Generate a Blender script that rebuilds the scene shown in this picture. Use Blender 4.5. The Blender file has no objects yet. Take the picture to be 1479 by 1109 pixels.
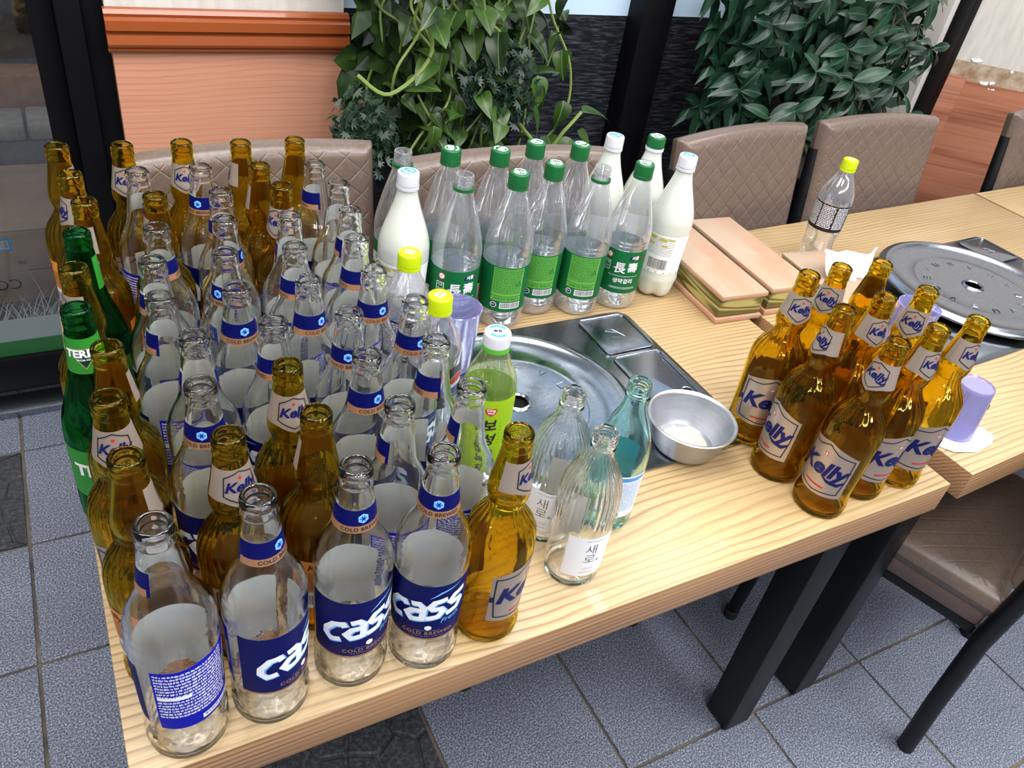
import bpy, bmesh, math, random
from mathutils import Vector, Matrix
PI = math.pi
R = math.radians
sc = bpy.context.scene
COL = sc.collection
# ------------------------------------------------------------------ camera
TZ = 0.69                                  # table top height above the floor
F_PX, YAW, PITCH, ROLL = 1163.4966, 0.5846877, 0.6405226, -0.1756487
CAM = Vector((0.0413326, -0.3917063, 0.6998388 + TZ))
fwd = Vector((math.sin(YAW)*math.cos(PITCH), math.cos(YAW)*math.cos(PITCH), -math.sin(PITCH)))
rgt = Vector((math.cos(YAW), -math.sin(YAW), 0.0))
dwn = -rgt.cross(fwd)
r_ = math.cos(ROLL)*rgt + math.sin(ROLL)*dwn
d_ = -math.sin(ROLL)*rgt + math.cos(ROLL)*dwn
cd = bpy.data.cameras.new('camera')
cd.sensor_fit = 'HORIZONTAL'; cd.sensor_width = 36.0; cd.lens = F_PX/1479.0*36.0
cd.clip_start = 0.02; cd.clip_end = 60
cam = bpy.data.objects.new('camera', cd); COL.objects.link(cam)
M = Matrix((r_, -d_, -fwd)).transposed().to_4x4(); M.translation = CAM
cam.matrix_world = M
sc.camera = cam
# ------------------------------------------------------------------ world, lamps, exposure
w = bpy.data.worlds.new('world'); sc.world = w; w.use_nodes = True
w.node_tree.nodes['Background'].inputs[0].default_value = (0.80, 0.88, 1.0, 1)
w.node_tree.nodes['Background'].inputs[1].default_value = 0.28
def area(name, loc, sx, sy, power, color=(1, 0.97, 0.93), aim=None):
    ld = bpy.data.lights.new(name, 'AREA'); ld.shape = 'RECTANGLE'; ld.size = sx; ld.size_y = sy
    ld.energy = power; ld.color = color
    o = bpy.data.objects.new(name, ld); COL.objects.link(o); o.location = loc
    if aim: o.rotation_euler = (Vector(aim)-Vector(loc)).to_track_quat('-Z', 'Y').to_euler()
    return o
for lx, ly, sx, sy, pw in ((1.75, -0.75, 1.2, 0.6, 30), (0.1, -0.95, 1.2, 0.6, 20), (2.3, 0.6, 1.2, 0.6, 18), (0.35, 0.40, 1.2, 0.6, 25), (-1.0, 0.2, 1.2, 0.6, 20)):
    area('ceiling_lamp', (lx, ly, 2.55), sx, sy, pw)
for lx, ly, sx, sy, pw in ((0.55, -0.45, 0.07, 1.2, 9), (1.35, -0.2, 0.07, 1.2, 9), (-0.35, 0.0, 0.07, 1.2, 6), (2.1, -0.4, 0.07, 1.2, 7)):
    area('glint_light', (lx, ly, 2.5), sx, sy, pw, (0.93, 0.96, 1.0))  # slim strip lights added to put sharp glints on the bottles
for lx, ly, pw in ((-1.1, -2.6, 16), (0.4, -3.0, 18), (1.9, -2.8, 18), (3.4, -1.6, 14)):
    area('ceiling_lamp', (lx, ly, 2.5), 1.2, 0.14, pw, (0.93, 0.96, 1.0), (lx*0.6+0.3, 0.3, 0.8))
area('outside_fill', (-1.4, 2.7, 2.6), 0.3, 0.3, 9, (1.0, 0.9, 0.8))  # added fill light that brightens the things outside the glass door
vs = sc.view_settings
vs.view_transform = 'Standard'; vs.look = 'None'; vs.gamma = 1.0; vs.use_curve_mapping = False
vs.exposure = 0.12
cy = sc.cycles
cy.max_bounces = 28; cy.transmission_bounces = 28; cy.transparent_max_bounces = 28; cy.glossy_bounces = 6; cy.diffuse_bounces = 3
cy.sample_clamp_indirect = 40.0; cy.blur_glossy = 0.3
cy.caustics_reflective = False
# ------------------------------------------------------------------ node helpers / materials
def lin(c):
    def f(v):
        v /= 255.0
        return v/12.92 if v <= 0.04045 else ((v+0.055)/1.055)**2.4
    return (f(c[0]), f(c[1]), f(c[2]), 1.0)
class NT:
    def __init__(s, name):
        s.m = bpy.data.materials.new(name); s.m.use_nodes = True; s.t = s.m.node_tree; s.t.nodes.clear()
        s.out = s.t.nodes.new('ShaderNodeOutputMaterial')
    def n(s, typ, props=None, **kw):
        nd = s.t.nodes.new('ShaderNode'+typ)
        for k, v in (props or {}).items(): setattr(nd, k, v)
        for k, v in kw.items():
            k = k.replace('_', ' ')
            nd_in = nd.inputs[int(k)] if k.isdigit() else nd.inputs[k]
            if hasattr(v, 'links') or isinstance(v, bpy.types.NodeSocket): s.t.links.new(v, nd_in)
            else: nd_in.default_value = v
        return nd
    def link(s, a, b): s.t.links.new(a, b)
    def surf(s, sock): s.t.links.new(sock, s.out.inputs[0]); return s.m
    def ramp(s, fac, stops):
        r = s.t.nodes.new('ShaderNodeValToRGB'); e = r.color_ramp.elements
        while len(e) < len(stops): e.new(0.5)
        for el, (p, c) in zip(e, stops): el.position = p; el.color = c
        s.t.links.new(fac, r.inputs[0]); return r.outputs[0]
MATS = {}
def pbr(name, col, rough=0.5, metal=0.0, spec=0.5, coat=0.0, srgb=True):
    if name in MATS: return MATS[name]
    t = NT(name); p = t.n('BsdfPrincipled')
    p.inputs['Base Color'].default_value = lin(col) if srgb else col
    p.inputs['Roughness'].default_value = rough; p.inputs['Metallic'].default_value = metal
    p.inputs['Specular IOR Level'].default_value = spec; p.inputs['Coat Weight'].default_value = coat
    MATS[name] = t.surf(p.outputs[0]); return MATS[name]
def glass(name, col, rough=0.0, ior=1.5):
    t = NT(name); g = t.n('BsdfGlass', Color=col, Roughness=rough, IOR=ior)
    MATS[name] = t.surf(g.outputs[0]); return MATS[name]
def thin(name, tint, gloss=0.9, rough=0.05, haze=0.0, hazecol=(0.82, 0.84, 0.92, 1), ior=1.5, rim=0.3):
    """thin clear plastic: see-through tint, surface gloss, a little milky haze"""
    t = NT(name); tr = t.n('BsdfTransparent', Color=tint)
    df = t.n('BsdfDiffuse', Color=hazecol)
    mx = t.n('MixShader', None)
    lf = t.n('LayerWeight', Blend=0.5); pf = t.n('Math', {'operation': 'POWER'}); t.link(lf.outputs['Facing'], pf.inputs[0]); pf.inputs[1].default_value = 3.0
    hz = t.n('Math', {'operation': 'MULTIPLY_ADD'}); t.link(pf.outputs[0], hz.inputs[0]); hz.inputs[1].default_value = rim; hz.inputs[2].default_value = haze; t.link(hz.outputs[0], mx.inputs[0])
    t.link(tr.outputs[0], mx.inputs[1]); t.link(df.outputs[0], mx.inputs[2])
    gl = t.n('BsdfGlossy', Color=(gloss, gloss, gloss, 1), Roughness=rough)
    lw = t.n('LayerWeight', Blend=0.5); pw = t.n('Math', {'operation': 'POWER'}); t.link(lw.outputs['Facing'], pw.inputs[0]); pw.inputs[1].default_value = 5.0
    f0 = ((ior-1)/(ior+1))**2; fr = t.n('Math', {'operation': 'MULTIPLY_ADD'}); t.link(pw.outputs[0], fr.inputs[0]); fr.inputs[1].default_value = (1-f0)*0.75; fr.inputs[2].default_value = f0*3.4
    m2 = t.n('MixShader'); t.link(fr.outputs[0], m2.inputs[0]); t.link(mx.outputs[0], m2.inputs[1]); t.link(gl.outputs[0], m2.inputs[2])
    MATS[name] = t.surf(m2.outputs[0]); return MATS[name]
def coords(t, scale=(1, 1, 1), rot=(0, 0, 0), gen='Object'):
    c = t.n('TexCoord'); mp = t.n('Mapping'); t.link(c.outputs[gen], mp.inputs[0])
    mp.inputs['Scale'].default_value = scale; mp.inputs['Rotation'].default_value = rot
    return mp.outputs[0]
def wood(name, light, mid, dark, scale, axis='x', rough=0.35, contrast=1.0, bump=0.04, coat=0.0, amp=0.16, fine=4.5):
    t = NT(name)
    s = {'x': (0.55, 7.0, 7.0), 'y': (7.0, 0.55, 7.0), 'z': (7.0, 7.0, 0.55), 'xy': (0.5, 0.5, 9.0), 'xt': (1.5, 8.0, 8.0)}[axis]
    v = coords(t, tuple(k*scale for k in s))
    n0 = t.n('TexNoise', Vector=v, Scale=0.55, Detail=1.5, Roughness=0.45, Distortion=0.9)
    ml = t.n('Math', {'operation': 'MULTIPLY'}); t.link(n0.outputs[0], ml.inputs[0]); ml.inputs[1].default_value = 9.0*contrast
    sn = t.n('Math', {'operation': 'SINE'}); 
    m6 = t.n('Math', {'operation': 'MULTIPLY'}); t.link(ml.outputs[0], m6.inputs[0]); m6.inputs[1].default_value = 6.283
    t.link(m6.outputs[0], sn.inputs[0])
    v2 = coords(t, tuple(k*scale*(1 if k < 1 else fine) for k in s))
    n1 = t.n('TexNoise', Vector=v2, Scale=3.0, Detail=4.0, Roughness=0.6)
    ad = t.n('Math', {'operation': 'MULTIPLY_ADD'}); t.link(sn.outputs[0], ad.inputs[0]); ad.inputs[1].default_value = amp; ad.inputs[2].default_value = 0.0
    a2 = t.n('Math', {'operation': 'ADD'}); t.link(ad.outputs[0], a2.inputs[0]); t.link(n1.outputs[0], a2.inputs[1])
    c = t.ramp(a2.outputs[0], [(0.22, lin(dark)), (0.45, lin(mid)), (0.62, lin(light)), (1.0, lin(light))])
    p = t.n('BsdfPrincipled', Base_Color=c, Roughness=rough); p.inputs['Coat Weight'].default_value = coat
    bp = t.n('Bump', Strength=bump, Distance=0.001); t.link(a2.outputs[0], bp.inputs['Height']); t.link(bp.outputs[0], p.inputs['Normal'])
    MATS[name] = t.surf(p.outputs[0]); return MATS[name]
def grain(name, base, line, fibre, pitch, amp, axis='x', rough=0.36, sx=1.3, sy=3.2, mix=0.6, coat=0.0):
    """flat-sawn laminate: thin wavy growth lines running along one axis over a fine fibre"""
    t = NT(name); c = t.n('TexCoord'); sp = t.n('SeparateXYZ', Vector=c.outputs['Object'])
    cross = {'x': (1, 2), 'z': (0, 1)}[axis]; S = {'x': (sx, sy, sy), 'z': (sy, sy, sx)}[axis]
    n = t.n('TexNoise', Vector=coords(t, S), Scale=1.0, Detail=1.2, Roughness=0.4, Distortion=0.3)
    n3 = t.n('TexNoise', Vector=coords(t, tuple(k*6 for k in S)), Scale=1.0, Detail=2.0, Roughness=0.5)
    sm = t.n('Math', {'operation': 'ADD'}); t.link(sp.outputs[cross[0]], sm.inputs[0]); t.link(sp.outputs[cross[1]], sm.inputs[1])
    a = t.n('Math', {'operation': 'MULTIPLY'}); t.link(sm.outputs[0], a.inputs[0]); a.inputs[1].default_value = 1.0/pitch
    b = t.n('Math', {'operation': 'MULTIPLY_ADD'}); t.link(n.outputs[0], b.inputs[0]); b.inputs[1].default_value = amp; t.link(a.outputs[0], b.inputs[2])
    b2 = t.n('Math', {'operation': 'MULTIPLY_ADD'}); t.link(n3.outputs[0], b2.inputs[0]); b2.inputs[1].default_value = 0.7; t.link(b.outputs[0], b2.inputs[2])
    fr = t.n('Math', {'operation': 'FRACT'}); t.link(b2.outputs[0], fr.inputs[0])
    ln = t.ramp(fr.outputs[0], [(0.0, (0, 0, 0, 1)), (0.55, (0.12, 0.12, 0.12, 1)), (0.86, (1, 1, 1, 1)), (1.0, (0, 0, 0, 1))])
    S2 = {'x': (3.0, 420, 420), 'z': (420, 420, 3.0)}[axis]
    n2 = t.n('TexNoise', Vector=coords(t, S2), Scale=1.0, Detail=2.0, Roughness=0.6)
    fd = t.n('TexNoise', Vector=coords(t, tuple(k*2.3 for k in S)), Scale=1.0, Detail=1.0)
    fdr = t.ramp(fd.outputs[0], [(0.3, (0.35, 0.35, 0.35, 1)), (0.6, (1, 1, 1, 1))])
    m1 = t.n('Math', {'operation': 'MULTIPLY'}); t.link(ln, m1.inputs[0]); t.link(fdr, m1.inputs[1])
    m2 = t.n('Math', {'operation': 'MULTIPLY'}); t.link(m1.outputs[0], m2.inputs[0]); m2.inputs[1].default_value = mix
    cf = t.ramp(n2.outputs[0], [(0.3, lin(fibre)), (0.62, lin(base))])
    mx = t.n('Mix', {'data_type': 'RGBA'}); t.link(m2.outputs[0], mx.inputs[0]); t.link(cf, mx.inputs[6]); mx.inputs[7].default_value = lin(line)
    p = t.n('BsdfPrincipled', Base_Color=mx.outputs[2], Roughness=rough); p.inputs['Coat Weight'].default_value = coat
    MATS[name] = t.surf(p.outputs[0])
def speckle(name, c0, c1, c2, scale=260.0, rough=0.55, bump=0.25):
    t = NT(name); v = coords(t)
    n = t.n('TexNoise', Vector=v, Scale=scale, Detail=3.0, Roughness=0.7)
    n2 = t.n('TexNoise', Vector=v, Scale=4.0, Detail=3.0, Roughness=0.6)
    c = t.ramp(n.outputs[0], [(0.34, lin(c0)), (0.5, lin(c1)), (0.66, lin(c2))])
    c2_ = t.ramp(n2.outputs[0], [(0.3, (0.72, 0.72, 0.72, 1)), (0.7, (1, 1, 1, 1))])
    mx = t.n('Mix', {'data_type': 'RGBA', 'blend_type': 'MULTIPLY'}); mx.inputs[0].default_value = 1.0
    t.link(c, mx.inputs[6]); t.link(c2_, mx.inputs[7])
    p = t.n('BsdfPrincipled', Base_Color=mx.outputs[2], Roughness=rough)
    bp = t.n('Bump', Strength=bump, Distance=0.002); t.link(n.outputs[0], bp.inputs['Height']); t.link(bp.outputs[0], p.inputs['Normal'])
    MATS[name] = t.surf(p.outputs[0]); return MATS[name]
def mottled(name, ca, cb, scale, rough=0.5, metal=0.0, stretch=(1, 1, 1), bump=0.1, lo=0.35, hi=0.65, detail=5.0):
    t = NT(name); v = coords(t, stretch)
    n = t.n('TexNoise', Vector=v, Scale=scale, Detail=detail, Roughness=0.6)
    c = t.ramp(n.outputs[0], [(lo, lin(ca)), (hi, lin(cb))])
    p = t.n('BsdfPrincipled', Base_Color=c, Roughness=rough, Metallic=metal)
    bp = t.n('Bump', Strength=bump, Distance=0.002); t.link(n.outputs[0], bp.inputs['Height']); t.link(bp.outputs[0], p.inputs['Normal'])
    MATS[name] = t.surf(p.outputs[0]); return MATS[name]

def sheet(name, col, tr=0.4, rough=0.5):
    """printed film or paper that lets some light through"""
    t = NT(name); p = t.n('BsdfPrincipled', Base_Color=lin(col), Roughness=rough); p.inputs['Specular IOR Level'].default_value = 0.3
    b = t.n('BsdfTranslucent', Color=lin(col)); mx = t.n('MixShader'); mx.inputs[0].default_value = tr
    t.link(p.outputs[0], mx.inputs[1]); t.link(b.outputs[0], mx.inputs[2]); MATS[name] = t.surf(mx.outputs[0])
glass('amber_glass', (0.895, 0.785, 0.265, 1))
glass('clear_glass', (0.995, 0.998, 0.995, 1))
glass('green_glass', (0.24, 0.70, 0.38, 1))
glass('teal_glass', (0.86, 0.975, 0.965, 1))
thin('pet_clear', (0.97, 0.975, 0.985, 1), haze=0.075, ior=1.8, gloss=1.0, rough=0.07)
thin('pet_tea', (0.90, 0.93, 0.70, 1), haze=0.05, hazecol=(0.6, 0.7, 0.3, 1))
thin('cup_plastic', (0.72, 0.70, 0.90, 1), haze=0.30, hazecol=(0.46, 0.45, 0.80, 1), rough=0.12)
thin('window_glass', (0.93, 0.95, 0.95, 1), haze=0.0, gloss=0.5, rim=0.0)
thin('frost_film', (0.75, 0.82, 0.82, 1), haze=0.35, hazecol=(0.5, 0.58, 0.6, 1), rough=0.3, gloss=0.3)
pbr('milk_plastic', (204, 208, 199), 0.22, coat=0.4)
pbr('white_cap', (212, 212, 220), 0.35); pbr('green_cap', (16, 94, 46), 0.35); pbr('lime_cap', (190, 212, 6), 0.35)
pbr('navy', (5, 11, 84), 0.5, spec=0.15); pbr('royal_blue', (12, 20, 168), 0.5, spec=0.15); pbr('bronze', (176, 128, 92), 0.35, 0.35)
pbr('paper_white', (244, 245, 243), 0.7); pbr('print_white', (246, 247, 250), 0.5); pbr('sky', (120, 190, 255), 0.4)
pbr('ink', (22, 20, 22), 0.5); pbr('ink_navy', (14, 20, 88), 0.45, spec=0.3); pbr('ink_red', (196, 44, 40), 0.4); pbr('ink_grey', (150, 150, 150), 0.5)
pbr('silver_label', (182, 165, 153), 0.36, 0.55); sheet('amber_paper', (240, 214, 160), 0.35, 0.7)
pbr('orange_label', (244, 146, 46), 0.5); pbr('terra_green', (46, 136, 44), 0.4, spec=0.3); pbr('terra_dark', (14, 52, 34), 0.35); pbr('gold', (196, 176, 120), 0.35, 0.3)
sheet('pet_green', (24, 124, 68), 0.35); sheet('pet_lime', (126, 206, 88), 0.3); sheet('label_inside_blue', (200, 226, 236), 0.3)
pbr('black_label', (20, 18, 20), 0.35); pbr('pepsi_blue', (16, 60, 160), 0.4); sheet('label_inside_lilac', (232, 230, 244), 0.5)
sheet('tea_label', (186, 226, 44), 0.35); pbr('tea_ring', (90, 176, 50), 0.4); pbr('yellow_mark', (222, 208, 60), 0.5)
pbr('jinro_blue', (96, 204, 226), 0.5); pbr('label_blue', (70, 150, 220), 0.4); pbr('mint', (110, 190, 150), 0.5)
pbr('black_metal', (10, 11, 15), 0.45, spec=0.35); pbr('black_frame', (5, 5, 8), 0.55, spec=0.2); pbr('rubber', (40, 36, 34), 0.7)
pbr('tissue', (220, 220, 228), 0.9); pbr('rusty_cap', (120, 110, 96), 0.5, 0.6)
mottled('aluminium', (172, 174, 180), (184, 186, 192), 30, 0.36, 0.85, (1, 1, 8), 0.02)
mottled('stainless', (140, 147, 156), (166, 173, 180), 60, 0.2, 1.0, (1, 18, 1), 0.03)
mottled('stainless_dark', (136, 140, 152), (160, 166, 176), 90, 0.24, 1.0, (1, 14, 1), 0.05)
grain('table_wood', (188, 162, 121), (126, 94, 58), (173, 145, 103), 0.0100, 11.0, 'x', 0.36, 1.7, 3.6, 0.85, 0.1)
grain('table_edge', (184, 142, 103), (96, 62, 36), (158, 118, 82), 0.0075, 1.6, 'x', 0.5, 1.2, 3.0, 1.0)
grain('panel_wood', (206, 148, 120), (160, 102, 76), (194, 135, 107), 0.012, 6.0, 'x', 0.4, 1.6, 4.5, 0.4)
wood('right_panel_wood', (182, 120, 92), (170, 108, 80), (138, 82, 62), 1.3, 'x', 0.38, 0.7)
pbr('moulding', (150, 76, 38), 0.22, coat=0.4)
mottled('wallpaper', (198, 192, 184), (214, 209, 202), 40, 0.8, 0, (1, 1, 0.2), 0.15)
mottled('torn_plaster', (150, 118, 90), (196, 178, 156), 22, 0.8, 0, (1, 1, 1), 0.3)
mottled('stone_wall', (128, 124, 120), (168, 164, 158), 9, 0.6)
mottled('box_lid_wood', (184, 136, 110), (176, 152, 130), 9, 0.42, 0, (1.2, 0.5, 1), 0.05, 0.42, 0.6)
wood('bamboo_olive', (176, 164, 104), (140, 128, 70), (82, 76, 34), 5.0, 'xy', 0.5, 2.4, 0.05, 0.0, 0.26)
speckle('granite', (44, 48, 62), (108, 114, 131), (196, 202, 218), 330)
speckle('granite_dark', (36, 37, 42), (56, 58, 64), (84, 86, 92), 120)
pbr('grout', (64, 60, 56), 0.9)
mottled('grout_soil', (60, 57, 54), (120, 108, 92), 8, 0.9)
def leather(name, ax):
    t = NT(name); c = t.n('TexCoord'); sp = t.n('SeparateXYZ', Vector=c.outputs['Object'])
    n = t.n('TexNoise', Vector=c.outputs['Object'], Scale=160.0, Detail=3.0)
    def ln(sg):
        m = t.n('Math', {'operation': 'MULTIPLY_ADD'}); t.link(sp.outputs[ax], m.inputs[0]); m.inputs[1].default_value = sg*1.12; t.link(sp.outputs[0], m.inputs[2])
        d = t.n('Math', {'operation': 'MULTIPLY'}); t.link(m.outputs[0], d.inputs[0]); d.inputs[1].default_value = 1/0.0485
        p = t.n('Math', {'operation': 'PINGPONG'}); t.link(d.outputs[0], p.inputs[0]); p.inputs[1].default_value = 0.5
        return p.outputs[0]
    mn = t.n('Math', {'operation': 'MINIMUM'}); t.link(ln(1), mn.inputs[0]); t.link(ln(-1), mn.inputs[1])
    mr = t.n('MapRange', None); t.link(mn.outputs[0], mr.inputs[0]); mr.inputs[1].default_value = 0.012; mr.inputs[2].default_value = 0.055; mr.interpolation_type = 'SMOOTHSTEP'
    sn = t.n('SeparateXYZ', Vector=c.outputs['Normal']); an = t.n('Math', {'operation': 'ABSOLUTE'}); t.link(sn.outputs[1 if ax == 2 else 2], an.inputs[0])
    lt = t.n('Math', {'operation': 'LESS_THAN'}); t.link(an.outputs[0], lt.inputs[0]); lt.inputs[1].default_value = 0.9
    mm = t.n('Math', {'operation': 'MAXIMUM'}); t.link(mr.outputs[0], mm.inputs[0]); t.link(lt.outputs[0], mm.inputs[1])
    ad = t.n('Math', {'operation': 'MULTIPLY_ADD'}); t.link(n.outputs[0], ad.inputs[0]); ad.inputs[1].default_value = 0.12; t.link(mm.outputs[0], ad.inputs[2])
    col = t.ramp(n.outputs[0], [(0.3, lin((98, 83, 74))), (0.7, lin((112, 96, 87)))])
    p = t.n('BsdfPrincipled', Base_Color=col, Roughness=0.29)
    bp = t.n('Bump', Strength=0.5, Distance=0.0016); t.link(ad.outputs[0], bp.inputs['Height']); t.link(bp.outputs[0], p.inputs['Normal'])
    MATS[name] = t.surf(p.outputs[0])
leather('leather_back', 2); leather('leather_seat', 1)
mottled('leather', (92, 75, 67), (102, 84, 75), 160, 0.36, 0, (1, 1, 1), 0.25)
mottled('asphalt', (82, 75, 75), (100, 92, 91), 120, 0.8, 0)
mottled('cardboard', (150, 128, 112), (166, 142, 124), 12, 0.8, 0)
mottled('kerb_stone', (140, 134, 120), (172, 166, 150), 20, 0.8); mottled('planter_brick', (150, 100, 50), (176, 124, 66), 20, 0.8)
pbr('flower_pink', (196, 90, 110), 0.6); pbr('soil', (52, 42, 36), 0.9)
def film():
    t = NT('black_film'); v = coords(t, (18, 1, 190))
    n = t.n('TexNoise', Vector=v, Scale=1.0, Detail=3.0, Roughness=0.7)
    c = t.ramp(n.outputs[0], [(0.48, lin((20, 22, 28))), (0.7, lin((78, 78, 84)))])
    p = t.n('BsdfPrincipled', Base_Color=c, Roughness=0.35); MATS['black_film'] = t.surf(p.outputs[0])
film()
pbr('frosted_blue', (196, 220, 242), 0.5)
def leafmat(name, a, b, vein):
    t = NT(name); c = t.n('TexCoord'); oi = t.n('ObjectInfo')
    n = t.n('TexNoise', Vector=c.outputs['Object'], Scale=28.0, Detail=2.0)
    ad = t.n('Math', {'operation': 'MULTIPLY_ADD'}); t.link(oi.outputs['Random'], ad.inputs[0]); ad.inputs[1].default_value = 0.5
    t.link(n.outputs[0], ad.inputs[2])
    col = t.ramp(ad.outputs[0], [(0.35, lin(a)), (0.9, lin(b))])
    sp = t.n('SeparateXYZ', Vector=c.outputs['Object'])
    ab = t.n('Math', {'operation': 'ABSOLUTE'}); t.link(sp.outputs[0], ab.inputs[0])
    ls = t.n('Math', {'operation': 'LESS_THAN'}); t.link(ab.outputs[0], ls.inputs[0]); ls.inputs[1].default_value = 0.0009
    mx = t.n('Mix', {'data_type': 'RGBA'}); t.link(ls.outputs[0], mx.inputs[0]); t.link(col, mx.inputs[6]); mx.inputs[7].default_value = lin(vein)
    p = t.n('BsdfPrincipled', Base_Color=mx.outputs[2], Roughness=0.32); p.inputs['Specular IOR Level'].default_value = 0.35
    MATS[name] = t.surf(p.outputs[0])
leafmat('leaf_dark', (15, 38, 27), (34, 66, 45), (70, 100, 76)); leafmat('leaf_pothos', (14, 32, 14), (58, 84, 34), (84, 110, 56)); leafmat('leaf_fern', (26, 46, 36), (44, 66, 50), (60, 80, 60))
pbr('vine_stem', (120, 140, 70), 0.5); pbr('branch', (92, 80, 64), 0.8)
# ------------------------------------------------------------------ mesh helpers
class MB:
    def __init__(s): s.v = []; s.f = []; s.m = []
    def add(s, vs, fs, mat=0):
        o = len(s.v); s.v += [tuple(p) for p in vs]; s.f += [tuple(i+o for i in f) for f in fs]; s.m += [mat]*len(fs); return s
    def box(s, lo, hi, mat=0, bev=0.0):
        (a, b, c), (d, e, f) = lo, hi
        if bev <= 0:
            vs = [(x, y, z) for x in (a, d) for y in (b, e) for z in (c, f)]
            return s.add(vs, [(0, 1, 3, 2), (4, 6, 7, 5), (0, 4, 5, 1), (2, 3, 7, 6), (0, 2, 6, 4), (1, 5, 7, 3)], mat)
        bm = bmesh.new(); bmesh.ops.create_cube(bm, size=1.0)
        for v in bm.verts: v.co = Vector(((a+d)/2+v.co.x*(d-a), (b+e)/2+v.co.y*(e-b), (c+f)/2+v.co.z*(f-c)))
        bmesh.ops.bevel(bm, geom=bm.edges[:], offset=bev, segments=2, profile=0.5, affect='EDGES')
        bm.verts.index_update(); s.add([v.co[:] for v in bm.verts], [[v.index for v in fc.verts] for fc in bm.faces], mat); bm.free(); return s
    def lathe(s, prof, seg=64, mat=0, mod=None, cap0=False, cap1=False, z0=0.0, c=(0, 0)):
        n = len(prof); vs = []
        for (r, z) in prof:
            for k in range(seg):
                a = 2*PI*k/seg; rr = r+(mod(r, z, a) if mod else 0.0)
                vs.append((c[0]+rr*math.cos(a), c[1]+rr*math.sin(a), z+z0))
        fs = [(i*seg+k, i*seg+(k+1) % seg, (i+1)*seg+(k+1) % seg, (i+1)*seg+k) for i in range(n-1) for k in range(seg)]
        if cap0: fs.append(tuple(reversed(range(seg))))
        if cap1: fs.append(tuple(range((n-1)*seg, n*seg)))
        return s.add(vs, fs, mat)
    def tube(s, pts, rad, seg=10, mat=0, caps=True):
        pts = [Vector(p) for p in pts]; n = len(pts); rs = rad if isinstance(rad, (list, tuple)) else [rad]*n
        vs = []; up = None
        for i, p in enumerate(pts):
            t = (pts[min(i+1, n-1)]-pts[max(i-1, 0)]).normalized()
            if up is None: up = t.orthogonal().normalized()
            a = (up-t*up.dot(t)).normalized(); up = a; b = t.cross(a)
            for k in range(seg):
                g = 2*PI*k/seg; vs.append(p+rs[i]*(math.cos(g)*a+math.sin(g)*b))
        fs = [(i*seg+k, i*seg+(k+1) % seg, (i+1)*seg+(k+1) % seg, (i+1)*seg+k) for i in range(n-1) for k in range(seg)]
        if caps: fs += [tuple(reversed(range(seg))), tuple(range((n-1)*seg, n*seg))]
        return s.add(vs, fs, mat)
    def mesh(s, name, mats, smooth=35.0):
        me = bpy.data.meshes.new(name); me.from_pydata(s.v, [], s.f)
        for m in mats: me.materials.append(MATS[m])
        me.polygons.foreach_set('material_index', s.m)
        if smooth:
            me.polygons.foreach_set('use_smooth', [True]*len(s.f)); me.set_sharp_from_angle(angle=R(smooth))
        me.update(); return me
    def build(s, name, mats, parent=None, smooth=35.0):
        if isinstance(mats, str): mats = [mats]
        return put(name, s.mesh(name, mats, smooth), parent)
def put(name, data, parent=None):
    o = bpy.data.objects.new(name, data); COL.objects.link(o)
    if parent: o.parent = parent
    return o
def empty(name, loc=(0, 0, 0), rz=0.0):
    o = bpy.data.objects.new(name, None); COL.objects.link(o); o.location = loc; o.rotation_euler = (0, 0, rz); o.empty_display_size = 0.05; return o
def tag(o, label, cat=None, group=None, kind=None):
    o['label'] = label
    if cat: o['category'] = cat
    if group: o['group'] = group
    if kind: o['kind'] = kind
    return o
def struct(o, label=None):
    o['kind'] = 'structure'
    if label: o['label'] = label
    return o
KIDS = {}
def copy_tree(o, parent=None):
    c = o.copy(); COL.objects.link(c); c.parent = parent
    for ch in list(o.children): copy_tree(ch, c)
    return c
# ------------------------------------------------------------------ lettering
TXT = {}
def text2d(s, size, shear=0.0, bold=0.0, space=1.0, refine=4.0):
    key = (s, size, shear, bold, space, refine)
    if key in TXT: return TXT[key]
    cu = bpy.data.curves.new('t', 'FONT'); cu.body = s; cu.size = 1.0; cu.shear = shear; cu.offset = bold; cu.space_character = space
    cu.align_x = 'CENTER'; cu.align_y = 'CENTER'; cu.resolution_u = 3; cu.fill_mode = 'FRONT'
    o = bpy.data.objects.new('t', cu); COL.objects.link(o)
    me = bpy.data.meshes.new_from_object(o.evaluated_get(bpy.context.evaluated_depsgraph_get()))
    bm = bmesh.new(); bm.from_mesh(me)
    for v in bm.verts: v.co *= size
    bmesh.ops.remove_doubles(bm, verts=bm.verts, dist=size*0.002)
    refine_bm(bm, refine)
    bm.verts.index_update()
    res = ([(v.co.x, v.co.y) for v in bm.verts], [tuple(v.index for v in f.verts) for f in bm.faces])
    bm.free(); bpy.data.objects.remove(o); bpy.data.meshes.remove(me); bpy.data.curves.remove(cu)
    TXT[key] = res; return res
def refine_bm(bm, L):
    bmesh.ops.triangulate(bm, faces=bm.faces[:])
    for _ in range(4):
        es = [e for e in bm.edges if e.calc_length() > L]
        if not es: break
        bmesh.ops.subdivide_edges(bm, edges=es, cuts=1)
        bmesh.ops.triangulate(bm, faces=[f for f in bm.faces if len(f.verts) > 3])
def poly2d(pts, L=5.0):
    bm = bmesh.new(); bm.faces.new([bm.verts.new((x, y, 0)) for x, y in pts]); refine_bm(bm, L); bm.verts.index_update()
    r = ([(v.co.x, v.co.y) for v in bm.verts], [tuple(v.index for v in f.verts) for f in bm.faces]); bm.free(); return r
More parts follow.
